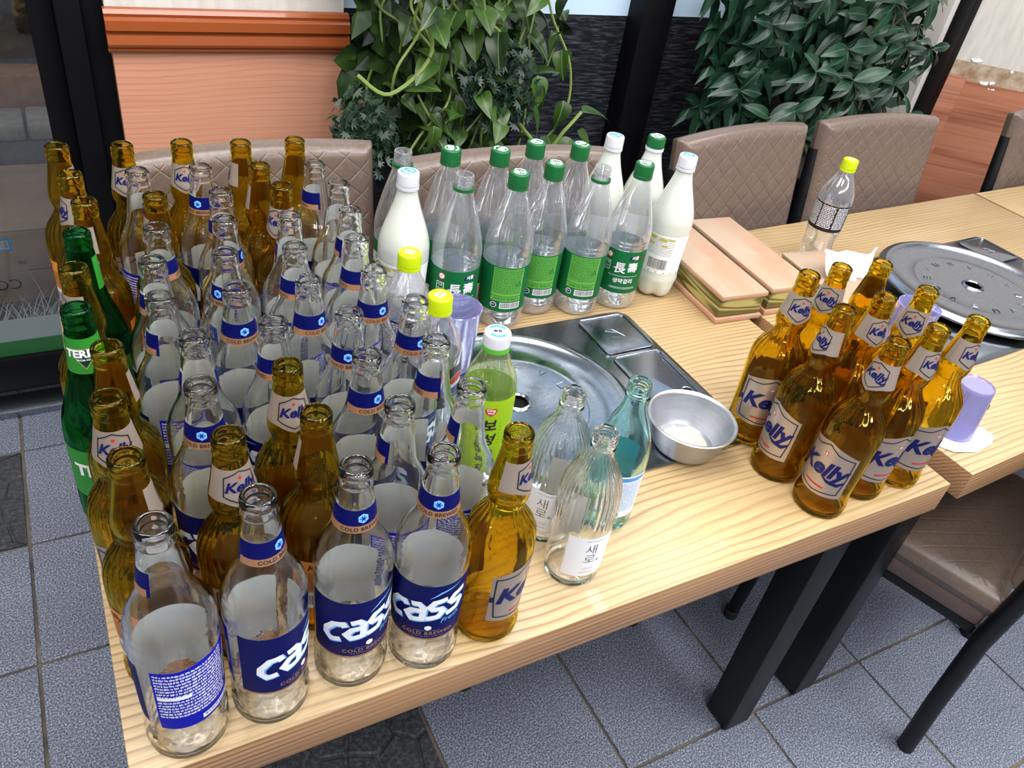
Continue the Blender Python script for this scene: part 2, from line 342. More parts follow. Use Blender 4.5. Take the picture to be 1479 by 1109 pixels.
def stroke2d(pts, wd, closed=False):
    P = [Vector(p) for p in pts]; W = list(wd) if isinstance(wd, (list, tuple)) else [wd]*len(P)
    Q = []; V_ = []
    for i in range(len(P)):
        if i < len(P)-1 or closed:
            b = P[(i+1) % len(P)]; wb = W[(i+1) % len(P)]; m = max(1, int(math.ceil((b-P[i]).length/2.5)))
            for s in range(m): Q.append(P[i].lerp(b, s/m)); V_.append(W[i]+(wb-W[i])*s/m)
        else: Q.append(P[i]); V_.append(W[i])
    P = Q; wd = V_; n = len(P); vs = []; fs = []
    for i in range(n):
        a = P[(i-1) % n] if (closed or i > 0) else P[0]; b = P[(i+1) % n] if (closed or i < n-1) else P[-1]
        d1 = (P[i]-a) if (closed or i > 0) else (b-P[i]); d2 = (b-P[i]) if (closed or i < n-1) else d1
        d1.normalize(); d2.normalize(); n1 = Vector((-d1.y, d1.x)); n2 = Vector((-d2.y, d2.x)); m = (n1+n2)
        m = m.normalized() if m.length > 1e-6 else n1
        k = min(2.0, 1.0/max(0.3, m.dot(n1))); ww = wd[i] if isinstance(wd, (list, tuple)) else wd
        vs += [tuple(P[i]+m*k*ww/2), tuple(P[i]-m*k*ww/2)]
    for i in range(n if closed else n-1):
        j = (i+1) % n; fs.append((2*i, 2*i+1, 2*j+1, 2*j))
    return vs, fs
def rect2d(x0, y0, x1, y1, L=5.0): return poly2d([(x0, y0), (x1, y0), (x1, y1), (x0, y1)], L)
def disc2d(x, y, rx, ry=None, n=24): return poly2d([(x+rx*math.cos(2*PI*k/n), y+(ry or rx)*math.sin(2*PI*k/n)) for k in range(n)])
class Print:
    """flat print laid out in millimetres (x to the right, y up), then wrapped on a turned surface or left flat"""
    def __init__(s): s.items = []
    def add(s, g, mat, dx=0.0, dy=0.0, rot=0.0, sx=1.0, lay=0):
        c, n = math.cos(rot), math.sin(rot)
        s.items.append(([(dx+(x*sx)*c-y*n, dy+(x*sx)*n+y*c) for x, y in g[0]], g[1], mat, lay)); return s
    def text(s, t, size, mat, x=0, y=0, rot=0, shear=0, bold=0.0, space=1.0, sx=1.0, lay=1): return s.add(text2d(t, size, shear, bold, space), mat, x, y, rot, sx, lay)
    def rect(s, x0, y0, x1, y1, mat, lay=0): return s.add(rect2d(x0, y0, x1, y1), mat, lay=lay)
    def lines(s, x0, y1, x1, y0, mat, pitch=2.0, h=1.1, seed=1, lay=1):
        rg = random.Random(seed); y = y1; vs = []; fs = []
        while y-h > y0:
            x = x0
            while x < x1-1:
                wd = rg.uniform(1.0, 4.2); e = min(x1, x+wd); k = len(vs)
                # small marks inside a word keep it reading as type
                xx = x
                while xx < e-0.3:
                    k = len(vs); q = min(e, xx+rg.uniform(0.5, 0.9)); yb = y-h*rg.choice((1, 1, 0.8)); yt = y-h*rg.choice((0, 0, 0.25))
                    vs += [(xx, yb), (q, yb), (q, yt), (xx, yt)]; fs.append((k, k+1, k+2, k+3)); xx = q+0.22
                x = e+0.7
            y -= pitch
        return s.add((vs, fs), mat, lay=lay)
    def barcode(s, x0, y0, x1, y1, seed=3, lay=1):
        s.rect(x0, y0, x1, y1, 'print_white', lay); rg = random.Random(seed); x = x0+1; vs = []; fs = []
        while x < x1-1.2:
            wd = rg.choice((0.25, 0.4, 0.7)); k = len(vs); vs += [(x, y0+1.4), (x+wd, y0+1.4), (x+wd, y1-0.6), (x, y1-0.6)]; fs.append((k, k+1, k+2, k+3)); x += wd+rg.choice((0.3, 0.5, 0.7))
        return s.add((vs, fs), 'ink', lay=lay+1)
    def wrap(s, name, Rf, rref, parent, off=0.35, step=0.12):
        mats = []; mb = MB()
        for vs, fs, m, lay in s.items:
            if m not in mats: mats.append(m)
            out = []
            for x, y in vs:
                a = -PI/2+x/rref; r = (Rf(y)+off+lay*step)*0.001; out.append((r*math.cos(a), r*math.sin(a), y*0.001))
            mb.add(out, fs, mats.index(m))
        return mb.build(name, mats, parent, smooth=0)
    def flat(s, name, parent, z, step=0.00012):
        mats = []; mb = MB()
        for vs, fs, m, lay in s.items:
            if m not in mats: mats.append(m)
            mb.add([(x*0.001, y*0.001, z+lay*step) for x, y in vs], fs, mats.index(m))
        return mb.build(name, mats, parent, smooth=0)
def interp(prof):
    """prof: list of (z, r) in mm -> smooth monotone-ish interpolation function"""
    zs = [p[0] for p in prof]; rs = [p[1] for p in prof]
    def f(z):
        if z <= zs[0]: return rs[0]
        if z >= zs[-1]: return rs[-1]
        for i in range(len(zs)-1):
            if z <= zs[i+1]:
                h = zs[i+1]-zs[i]; t = (z-zs[i])/h
                def sl(j):
                    if j <= 0 or j >= len(zs)-1: return 0.0
                    a = (rs[j]-rs[j-1])/(zs[j]-zs[j-1]); b = (rs[j+1]-rs[j])/(zs[j+1]-zs[j])
                    return 0.0 if a*b <= 0 else 2*a*b/(a+b)
                m0, m1 = sl(i)*h, sl(i+1)*h; t2, t3 = t*t, t*t*t
                return (2*t3-3*t2+1)*rs[i]+(t3-2*t2+t)*m0+(-2*t3+3*t2)*rs[i+1]+(t3-t2)*m1
    return f
def bottle_body(name, prof, H, mat, wall=2.6, finish='crown', seg=64, mod=None, parent=None, bore=9.4, zf=240.0):
    """hollow turned bottle: outer wall, lip, inner wall and inner floor as one closed skin (mm in, m out)"""
    f = interp(prof); out = [(0.0, 1.8), (prof[0][1]*0.55, 1.2), (prof[0][1]-2.5, 0.0)]
    zz = sorted(set([p[0] for p in prof]+[z for z in range(4, int(zf), 5)])); zz = [z for z in zz if z <= zf]
    out += [(f(z), z) for z in zz]
    rn = f(zf)
    if finish == 'crown':
        out += [(rn+0.55, zf+0.8), (rn+0.7, zf+2.2), (rn+0.65, zf+6.8), (rn+0.2, zf+7.8), (rn-0.1, zf+8.6), (rn+0.2, zf+9.6), (rn+0.55, zf+10.6), (rn+0.65, zf+12.5), (rn+0.6, zf+14.5), (rn+0.3, H-2.2), (rn-0.3, H-1.0), (rn-1.3, H-0.2), (rn-2.2, H)]
        inner = [(bore+0.9, H-0.5), (bore+0.3, H-2.0), (bore, H-5), (bore, H-14)]
    else:
        z = zf+1.5
        out += [(rn+1.4, zf+0.6), (rn+1.5, zf+1.6), (rn+0.2, zf+2.6)]; z = zf+3.4
        for _ in range(3): out += [(rn+0.1, z), (rn+1.1, z+1.2), (rn+1.1, z+1.9), (rn+0.1, z+3.1)]; z += 3.9
        out += [(rn+0.2, H-2), (rn-0.2, H-0.6), (rn-1.0, H)]
        inner = [(bore+0.4, H-0.4), (bore, H-2.0), (bore, H-12)]
    zi = [z for z in reversed(zz) if 6 < z < H-24]
    inner += [(min(max(f(z)-wall, bore if z > 0.8*H else 2), 90), z) for z in zi]
    inner += [(f(7)-wall-2.0, 6.4), ((f(7)-wall)*0.6, 5.6), (0.0, 5.2)]
    mb = MB(); md = (lambda r, z, a: mod(r*1000, z*1000, a)*0.001) if mod else None
    mb.lathe([(r*0.001, z*0.001) for r, z in out+inner], seg, 0, md)
    return mb.build(name, [mat], parent, smooth=60), f
def label_patch(name, Rf, a0, a1, z0, z1, outer, inner, parent, off=0.18, na=28, nz=8, top=None, bot=None):
    """a paper label around a bottle: printed outside and plain inside; angles in degrees from the label's middle; top/bot(u) bend its edges"""
    mb = MB()
    for lay, m in ((off, 0), (off-0.12, 1)):
        vs = []
        for j in range(nz+1):
            for i in range(na+1):
                u = i/na; a = R(a0+(a1-a0)*u); zt = z1+(top(u) if top else 0); zb = z0+(bot(u) if bot else 0)
                z = zb+(zt-zb)*j/nz; r = (Rf(z)+lay)*0.001; g = -PI/2+a
                vs.append((r*math.cos(g), r*math.sin(g), z*0.001))
        fs = [(j*(na+1)+i, j*(na+1)+i+1, (j+1)*(na+1)+i+1, (j+1)*(na+1)+i) for j in range(nz) for i in range(na)]
        mb.add(vs, fs if m == 0 else [tuple(reversed(q)) for q in fs], m)
    return mb.build(name, [outer, inner], parent, smooth=60)
# ------------------------------------------------------------------ bottle kinds (prototypes, millimetres)
def word_strokes(letters, size, adv, wd, shear, rot):
    """angular blackletter strokes for a four-letter mark"""
    G = []
    for i, L in enumerate(letters):
        for st in L:
            pts = []
            for x, y in st:
                X = i*adv+x*size*0.82; Y = y*size; X += Y*shear; c, s = math.cos(rot), math.sin(rot); pts.append((X*c-Y*s, X*s+Y*c))
            G.append(stroke2d(pts, wd))
    return G
LC = [[(1.05, 0.78), (0.92, 1.0), (0.42, 1.0), (0.02, 0.62), (0.02, 0.30), (0.34, 0.0), (0.86, 0.02)]]
LA = [[(0.20, 1.0), (0.62, 1.0), (0.92, 0.72), (0.92, 0.0), (0.30, 0.0), (0.02, 0.30), (0.30, 0.56), (0.90, 0.56)]]
LS = [[(1.0, 1.0), (0.34, 1.0), (0.12, 0.74), (0.30, 0.56), (0.72, 0.50), (0.90, 0.28), (0.66, 0.0), (0.0, 0.0)]]
def snow(pr, x, y, s):
    pr.add(poly2d([(x+s*math.cos(PI/6+k*PI/3), y+s*math.sin(PI/6+k*PI/3)) for k in range(6)]), 'sky', lay=1)
    for k in range(3):
        a = k*PI/3; dx, dy = math.cos(a)*s*0.6, math.sin(a)*s*0.6
        pr.add(stroke2d([(x-dx, y-dy), (x+dx, y+dy)], s*0.2), 'royal_blue', lay=2)
    pr.add(disc2d(x, y, s*0.28, n=6), 'royal_blue', lay=2)
CASS = [(0, 31.0), (1.5, 32.6), (5, 33.7), (16, 34.2), (28, 33.6), (40, 32.6), (48, 32.8), (60, 33.4), (100, 34.0), (132, 34.5), (144, 34.9), (152, 34.5), (160, 33.0), (168, 30.3), (176, 26.6), (184, 22.8), (192, 20.2), (200, 18.6), (212, 16.9), (226, 15.1), (236, 13.8), (240, 13.2)]
def make_cass():
    t = empty('beer_bottle')
    def mod(r, z, a):
        if 8 < z < 44 and r > 32:
            k = math.sin(PI*(z-8)/36)
            return 0.55*k*(1 if math.sin(9*a+z*0.35) > 0.55 else 0)*1.0-0.5*k*(1 if math.sin(13*a-z*0.42) > 0.72 else 0)
        return 0.0
    b, f = bottle_body('glass_body', CASS, 258, 'clear_glass', 2.7, seg=96, mod=mod, parent=t)
    fl = label_patch('front_label', f, -92, 92, 50, 129, 'navy', 'paper_white', t, top=lambda u: 0.0)
    p = Print(); rr = 33.8
    for g in word_strokes([LC, LA, LS, LS], 21, 19.2, 5.8, 0.30, 0.22): p.add(g, 'print_white', -38, 75, lay=2)
    for g in word_strokes([LC, LA, LS, LS], 21, 19.2, 7.2, 0.30, 0.22): p.add(g, 'sky', -37.2, 74.2, lay=1)
    p.add(stroke2d([(2, 112), (12, 119), (30, 125)], [0.3, 2.2, 0.3]), 'sky', lay=1)
    p.text('Fresh', 9, 'sky', 23, 79, 0.2, 0.4, lay=1)
    p.add(poly2d([(3+3.6*math.cos(PI/6+k*PI/3), 69+3.6*math.sin(PI/6+k*PI/3)) for k in range(6)]), 'print_white', lay=1)
    p.text('COLD BREWED', 6.4, 'bronze', 3, 60.5, bold=0.02, space=1.15)
    p.lines(-10, 65.2, 16, 63.6, 'ink_grey', 1.2, 0.8); p.lines(-14, 56.6, 20, 55, 'ink_grey', 1.2, 0.8, 4)
    p.rect(-54, 50, 54, 52.5, 'bronze'); p.wrap('lettering', f, rr, fl)
    bl = label_patch('back_label', f, 112, 248, 50, 129, 'royal_blue', 'paper_white', t, top=lambda u: 1.6*math.sin(PI*u)+0.5*math.sin(17*u))
    q = Print(); bx = PI*33.8
    q.lines(bx-38, 126, bx+20, 66, 'print_white', 4.0, 2.4, 7)
    q.rect(bx-6, 54, bx+38, 60, 'print_white'); q.lines(bx-4, 59, bx+36, 55, 'ink_navy', 5, 2.6, 9); q.rect(bx-38, 92, bx-12, 96, 'print_white', 0)
    q.barcode(bx+22, 76, bx+37, 106, 5); q.add(stroke2d([(bx+24, 112), (bx+29, 120), (bx+34, 112)], 1.2, True), 'print_white', lay=1)
    q.wrap('lettering', f, rr, bl)
    nl = label_patch('neck_label', f, -118, 118, 199, 222, 'navy', 'paper_white', t)
    s = Print(); s.rect(-32, 199, 32, 206, 'bronze'); snow(s, 0, 213.2, 4.8); s.text('COLD BREWED', 5.0, 'ink', 0, 202.4, bold=0.02, space=1.05)
    s.wrap('lettering', f, 16.9, nl)
    return t
KEL = [(0, 31.0), (1.5, 32.6), (5, 33.6), (14, 34.0), (20, 33.2), (24, 32.3), (34, 32.2), (60, 32.8), (100, 33.9), (120, 34.6), (131, 34.3), (140, 33.0), (147, 30.6), (154, 26.8), (160, 22.8), (166, 19.2), (171, 17.2), (175, 16.7), (179, 17.3), (185, 19.4), (191, 20.3), (198, 19.8), (212, 17.3), (226, 14.9), (236, 13.4), (240, 13.0)]
def kelly_word(p, size, mat, x, y, rot=0.0, sx=1.0):
    p.text('Kelly', size, mat, x, y, rot, 0.26, 0.036, 0.98, sx, lay=2)
    k = size/10.0; c, s = math.cos(rot), math.sin(rot)
    sw = [(1.5*k, -3.2*k), (4.5*k, -5.1*k), (8.2*k, -5.6*k), (10.6*k, -3.6*k)]
    p.add(stroke2d([(px*sx, py) for px, py in sw], [0.3*k, 1.5*k, 1.7*k, 0.8*k]), mat, x, y, rot, 1, 2)
def make_kelly():
    t = empty('beer_bottle')
    def mod(r, z, a):
        if 112 < z < 182:
            k = math.sin(PI*(z-112)/70)**1.5
            return 0.40*k*math.cos(22*(a+(z-112)*0.004))
        return 0.0
    b, f = bottle_body('glass_body', KEL, 258, 'amber_glass', 2.6, seg=100, mod=mod, parent=t)
    h = 67
    tp = lambda u: 12*max(0.0, 1-abs(u-0.5)*2.2)**0.8-2.0
    fl = label_patch('front_label', f, -h, h, 37, 106, 'silver_label', 'amber_paper', t, top=tp, bot=lambda u: -2.5*math.sin(PI*u))
    p = Print(); W = R(h)*33
    p.add(stroke2d([(-W+7, 43), (-W+4, 70), (-W+4, 100), (-14, 103.5), (0, 112), (14, 103.5), (W-4, 100), (W-4, 70), (W-7, 43), (0, 38.5)], 1.5, True), 'ink', lay=1)
    kelly_word(p, 31, 'ink_navy', -1, 75, 0.04, 1.06)
    p.add(disc2d(0, 97, 3.0), 'ink_red', lay=1); p.rect(-0.4, 94, 0.4, 100, 'print_white', 2); p.rect(-3, 96.6, 3, 97.4, 'print_white', 2)
    p.text('100% MALT', 4.2, 'gold', -2, 59); p.text('BEER', 4.2, 'gold', -2, 54); p.lines(-16, 64, 14, 62, 'gold', 2, 1)
    p.rect(-15, 46.2, 13, 48.8, 'ink_red', 1); p.rect(-W, 66, -W+5, 74, 'ink_navy', 1)
    p.wrap('lettering', f, 33, fl)
    bl = label_patch('back_label', f, 130, 230, 38, 106, 'orange_label', 'amber_paper', t)
    q = Print(); bx = PI*33; q.text('Kelly', 11, 'ink', bx-11, 98, 0, 0.25, 0.02); q.rect(bx-28, 38, bx+28, 62, 'print_white'); q.lines(bx-24, 90, bx+24, 64, 'ink', 2.6, 1.2, 12); q.barcode(bx-22, 42, bx+10, 58, 8)
    q.wrap('lettering', f, 33, bl)
    nl = label_patch('neck_label', f, -98, 98, 197, 231, 'silver_label', 'amber_paper', t, bot=lambda u: 3.0-7.0*max(0.0, 1-abs(u-0.5)*4.2))
    s = Print(); s.add(stroke2d([(-13.5, 223.5), (0, 229.3), (13.5, 223.5), (13.5, 206), (0, 197.5), (-13.5, 206)], 1.1, True), 'ink', lay=1)
    kelly_word(s, 13.2, 'ink_navy', 0, 214.0); s.add(disc2d(0, 223, 1.6, n=12), 'ink_red', lay=1); s.lines(-6, 207, 6, 204, 'ink_grey', 1.4, 0.7, 2)
    s.wrap('lettering', f, 16.6, nl)
    return t
TER = [(0, 31.0), (1.5, 32.8), (5, 34.0), (20, 34.6), (60, 34.4), (110, 34.7), (124, 34.4), (136, 32.6), (148, 29.2), (160, 25.2), (172, 21.4), (184, 18.4), (196, 16.6), (210, 15.6), (226, 14.4), (236, 13.5), (240, 13.0)]
def make_terra():
    t = empty('beer_bottle')
    def mod(r, z, a):
        if 118 < z < 190:
            k = math.sin(PI*(z-118)/72); return 0.8*k*math.cos(7*a+(z-118)*0.05)
        return 0.0
    b, f = bottle_body('glass_body', TER, 258, 'green_glass', 2.6, seg=84, mod=mod, parent=t)
    for nm, zc, hh, half, rr, sz in (('front_label', 76, 64, 100, 34.5, 19), ('neck_label', 212, 38, 100, 15.8, 10)):
        lb = label_patch(nm, f, -half, half, zc-hh/2, zc+hh/2, 'terra_green', 'terra_green', t)
        p = Print(); k = hh/38.0*0.94
        p.add(poly2d([(-15.5*k, zc+9*k), (15.5*k, zc+9*k), (0, zc-15*k)]), 'gold', lay=1)
        p.add(poly2d([(-14*k, zc+8.2*k), (14*k, zc+8.2*k), (0, zc-13.2*k)]), 'terra_dark', lay=2)
        p.text('TERRA', sz*1.12, 'print_white', 0, zc+3.2*k, bold=0.04, lay=3); p.text('FROM AGM', sz*0.27, 'print_white', 0, zc-3.6*k, bold=0.02, lay=3)
        p.wrap('lettering', f, rr, lb)
    return t
SAE = [(0, 28.0), (2, 29.8), (6, 31.2), (30, 32.0), (70, 32.4), (100, 32.4), (120, 32.0), (132, 30.8), (142, 28.6), (151, 25.2), (158, 21.4), (164, 17.6), (170, 14.6), (176, 13.0), (184, 12.4)]
def make_saero():
    t = empty('soju_bottle')
    def mod(r, z, a):
        if 88 < z < 170:
            k = min(1.0, (z-88)/10.0, (170-z)/24.0); return 0.62*k*math.cos(34*a)
        return 0.0
    b, f = bottle_body('glass_body', SAE, 203, 'clear_glass', 2.4, 'screw', 136, mod, t, 9.0, 184.0)
    fl = label_patch('front_label', f, -50, 50, 22, 82, 'print_white', 'paper_white', t)
    p = Print(); p.text('새', 16, 'ink', 0, 64, bold=-0.012); p.text('로', 16, 'ink', 0, 49, bold=-0.012); p.add(disc2d(10, 46, 1.9), 'mint', lay=1)
    p.lines(-8, 78.5, 18, 76, 'ink_grey', 2, 1.2, 3); p.lines(-6, 36, 8, 31, 'ink_grey', 2.2, 0.8, 4); p.lines(-8, 29, 8, 27, 'ink', 2, 0.9, 5)
    p.wrap('lettering', f, 31.8, fl)
    label_patch('back_label', f, 142, 218, 24, 80, 'print_white', 'paper_white', t)
    return t
JIN = [(0, 29.0), (2, 31.0), (6, 32.4), (60, 33.0), (104, 33.0), (116, 32.0), (127, 29.6), (138, 26.0), (149, 21.6), (160, 17.2), (170, 14.2), (180, 12.8), (184, 12.6)]
def make_jinro():
    t = empty('soju_bottle')
    b, f = bottle_body('glass_body', JIN, 203, 'teal_glass', 2.6, 'screw', 64, None, t, 9.0, 184.0)
    label_patch('front_label', f, -82, 82, 24, 98, 'label_blue', 'jinro_blue', t)
    bl = label_patch('back_label', f, 144, 216, 26, 92, 'print_white', 'jinro_blue', t)
    p = Print(); bx = PI*32; p.rect(bx-18, 84, bx+18, 90, 'label_blue'); p.lines(bx-16, 82, bx+16, 36, 'label_blue', 2.6, 1.4, 6); p.rect(bx-18, 28, bx-4, 34, 'label_blue')
    p.wrap('lettering', f, 32, bl)
    return t
def cap_mesh(parent, r, z0, z1, mat, ring=None, ringmat=None, name='cap', seg=96):
    mb = MB(); kn = lambda rr, z, a: (0.00018*math.cos(48*a) if (z > z0*0.001+0.002 and z < z1*0.001-0.002 and rr > r*0.0008) else 0.0)
    mb.lathe([(q*0.001, z*0.001) for q, z in [(r-1.2, z0), (r, z0+0.1), (r, z0+2.2), (r-0.1, z0+4), (r-0.3, z1-3), (r-0.7, z1-1.0), (r-1.8, z1), (0.0, z1)]], seg, 0, kn)
    o = mb.build(name, [mat], parent, 50)
    if ring:
        m2 = MB(); m2.lathe([(q*0.001, z*0.001) for q, z in [(r-1.4, ring[0]), (r+0.35, ring[0]), (r+0.45, (ring[0]+ring[1])/2), (r+0.3, ring[1]), (r-1.4, ring[1])]], 64)
        m2.build('seal_ring', [ringmat or mat], parent, 50)
    return o
def pet_body(prof, parent, mat, seg=72, mod=None, name='body'):
    f = interp(prof); zz = sorted(set([p[0] for p in prof]+list(range(3, int(prof[-1][0]), 4))))
    zz = [z for z in zz if z >= prof[0][0] and z <= prof[-1][0]]
    mb = MB(); pr = [(0.0, prof[0][0]+1.0)]+[(f(z), z) for z in zz]
    mb.lathe([(r*0.001, z*0.001) for r, z in pr], seg, 0, (lambda r, z, a: mod(r*1000, z*1000, a)*0.001) if mod else None)
    return mb.build(name, [mat], parent, 60), f
MAK = [(0, 27.0), (1.5, 31.0), (5, 34.6), (12, 36.4), (25, 36.9), (28, 36.2), (31, 36.9), (34, 36.5), (112, 36.9), (115, 37.4), (118, 36.8), (121, 37.5), (124, 36.9), (128, 37.6), (138, 37.2), (150, 35.2), (165, 31.4), (180, 27.4), (195, 23.0), (208, 18.6), (218, 15.4), (224, 14.2), (227, 14.0)]
def screw_neck(parent, r, z0, z1, mat):
    mb = MB(); pr = [(r+1.6, z0), (r+1.7, z0+1.2), (r, z0+1.6)]; z = z0+3
    while z < z1-3: pr += [(r, z), (r+0.9, z+1), (r+0.9, z+1.7), (r, z+2.7)]; z += 4.2
    pr += [(r, z1-0.4), (r-0.6, z1), (r-1.4, z1-0.2), (r-1.4, z0)]
    mb.lathe([(q*0.001, k*0.001) for q, k in pr], 48); return mb.build('neck_thread', [mat], parent, 50)
def make_makgeolli(capped=True):
    t = empty('makgeolli_bottle')
    b, f = pet_body(MAK, t, 'pet_clear')
    lb = label_patch('label', f, -180, 180, 34, 112, 'pet_green', 'label_inside_blue', t, na=72)
    p = Print(); 
    p.text('長', 21, 'print_white', -5, 80, bold=0.015); p.text('壽', 19, 'print_white', 17, 82, bold=0.015)
    p.text('생막걸리', 9.5, 'print_white', 5, 57, bold=0.02); p.lines(-22, 67, 30, 64, 'print_white', 2, 1.1, 3); p.lines(-16, 46, 30, 42, 'print_white', 2.2, 1.1, 4)
    p.add(disc2d(-26, 101, 5.4), 'ink_red', lay=1); p.add(disc2d(-26, 101, 4.2), 'print_white', lay=2); p.lines(-29, 102.5, -23, 99, 'ink_red', 1.6, 0.9, lay=3)
    p.add(poly2d([(8, 97), (29, 98.5), (30, 105), (9, 103)]), 'ink_navy', lay=1); p.text('서울', 7, 'print_white', 18, 101, 0.06, bold=0.03, lay=2); p.add(disc2d(27, 102.4, 1.6), 'ink_red', lay=3)
    p.add(stroke2d([(-34, 90), (-22, 90), (-22, 74), (-34, 74)], 0.9, True), 'print_white', lay=1); p.text('서울', 5, 'print_white', -28, 86); p.text('장수', 5, 'print_white', -28, 78.5)
    bx = PI*36.6; p.rect(bx-26, 62, bx+24, 110, 'pet_lime'); p.lines(bx-24, 109, bx+22, 66, 'pet_green', 3.1, 2.0, 8); p.rect(bx-26, 53, bx+24, 61, 'pet_lime'); p.text('19세미만 판매금지', 5.4, 'pet_green', bx-1, 57, bold=0.02)
    p.barcode(bx-10, 40, bx+24, 51, 4); p.add(disc2d(bx-20, 45.5, 5), 'print_white', lay=1); p.add(disc2d(bx-20, 45.5, 4), 'ink_navy', lay=2); p.lines(bx-23, 47, bx-17, 44, 'print_white', 1.6, 0.9, lay=3)
    p.add(stroke2d([(bx+12, 80), (bx+16.5, 88), (bx+21, 80)], 1.1, True), 'pet_green', lay=2)
    p.wrap('lettering', f, 36.6, lb)
    screw_neck(t, 12.4, 225, 249, 'pet_clear')
    if capped:
        c = cap_mesh(t, 15.2, 231.5, 250, 'green_cap', (226, 230.8), 'green_cap')
        q = Print(); q.add(stroke2d([(9.5*math.cos(a), 9.5*math.sin(a)) for a in [0.3+k*0.25 for k in range(12)]], 1.3), 'print_white'); q.add(stroke2d([(10*math.cos(a), 10*math.sin(a)) for a in [3.6+k*0.2 for k in range(10)]], 2.0), 'print_white')
        q.text('서울', 10, 'print_white', 0, 0, bold=0.04, lay=0); q.flat('cap_print', c, 0.2502)
    else:
        m2 = MB(); m2.lathe([(q*0.001, z*0.001) for q, z in [(13.6, 226), (15.5, 226), (15.6, 228.5), (15.4, 230.8), (13.6, 230.8)]], 64); m2.build('seal_ring', ['green_cap'], t, 50)
    return t
MIL = [(0, 26.0), (3, 31.0), (10, 35.4), (22, 37.0), (36, 37.0), (48, 35.4), (60, 35.2), (110, 36.4), (126, 37.5), (140, 37.3), (154, 35.2), (170, 30.6), (186, 25.0), (200, 20.2), (212, 16.8), (222, 14.6), (228, 14.2)]
def make_milky(capmat, inkmat, ringmat, turn):
    t = empty('makgeolli_bottle')
    def mod(r, z, a):
        if z < 34 and r > 5: return -7.5*(1-z/34.0)*(0.5+0.5*math.cos(5*a))**2
        return 0.0
    b, f = pet_body(MIL, t, 'milk_plastic', 100, mod)
    lb = label_patch('label', f, -180, 180, 50, 122, 'print_white', 'print_white', t, na=72)
    p = Print(); p.rect(-110, 51, 118, 53.5, 'gold', 1)
    p.lines(-22, 118, 24, 84, 'ink_grey', 3.2, 1.5, 5); p.rect(-22, 112, -10, 119, 'yellow_mark'); p.rect(-4, 111, 9, 116.5, 'yellow_mark'); p.rect(-22, 102, -11, 106, 'yellow_mark'); p.rect(2, 101, 12, 105, 'yellow_mark'); p.rect(12, 114, 22, 118, 'yellow_mark')
    p.barcode(-16, 57, 20, 78, 6)
    p.wrap('lettering', f, 36.2, lb)
    c = cap_mesh(t, 15.4, 234, 252, capmat, (228, 233.2), ringmat)
    q = Print(); q.add(stroke2d([(9.5*math.cos(a), 9.5*math.sin(a)) for a in [0.3+k*0.22 for k in range(12)]], 3.6), inkmat); q.add(stroke2d([(9.5*math.cos(a), 9.5*math.sin(a)) for a in [3.5+k*0.22 for k in range(11)]], 3.6), inkmat); q.text('막걸리', 7, inkmat, 0, 0, bold=0.05)
    q.flat('cap_print', c, 0.2522)
    return t
PEP = [(0, 25.0), (2, 29.0), (8, 31.5), (24, 32.2), (44, 31.0), (58, 30.0), (70, 31.0), (76, 32.0), (84, 32.3), (136, 32.6), (146, 32.2), (156, 30.0), (168, 25.6), (178, 20.8), (186, 16.8), (194, 13.8), (198, 13.2)]
def make_pepsi(back_first):
    t = empty('cola_bottle')
    def mod(r, z, a):
        if z < 30 and r > 5: return -5*(1-z/30.0)*(0.5+0.5*math.cos(5*a))**2
        return 0.0
    b, f = pet_body(PEP, t, 'pet_clear', 80, mod)
    lb = label_patch('label', f, -180, 180, 82, 136, 'black_label', 'label_inside_lilac', t, na=72)
    p = Print(); 
    def half(s0, s1, lift, m):
        top = [(15*math.cos(a), 15*math.sin(a)) for a in [s0+(s1-s0)*k/14 for k in range(15)]]
        a0, a1 = top[-1], top[0]; mid = [(a0[0]+(a1[0]-a0[0])*k/8, a0[1]+(a1[1]-a0[1])*k/8+lift*math.sin(2*PI*k/8)) for k in range(1, 8)]
        p.add(poly2d([(x, y+109) for x, y in top+mid]), m, lay=2)
    p.add(disc2d(0, 109, 15.6, n=32), 'print_white', lay=1); half(0.28, PI-0.28, -2.5, 'ink_red'); half(PI+0.28, 2*PI-0.28, 2.5, 'pepsi_blue')
    p.text('ZERO', 6, 'print_white', 0, 87, bold=0.02); bx = PI*32.5
    for k, (a, e) in enumerate(((bx-44, bx-18), (bx-15, bx+12), (bx+15, bx+40))): p.lines(a, 133, e, 86, 'print_white', 3.2, 2.2, 20+k)
    p.rect(-102, 134.2, 102, 135.2, 'ink_grey', 1)
    p.wrap('lettering', f, 32.5, lb)
    screw_neck(t, 12.2, 196, 216, 'pet_clear')
    c = cap_mesh(t, 14.6, 202.5, 219, 'lime_cap', (197.5, 201.8), 'lime_cap')
    q = Print(); q.text('ZERO', 5, 'print_white', 0, 3, bold=0.03); q.text('SUGAR', 4.4, 'print_white', 0, -3, bold=0.03); q.flat('cap_print', c, 0.2192)
    return t
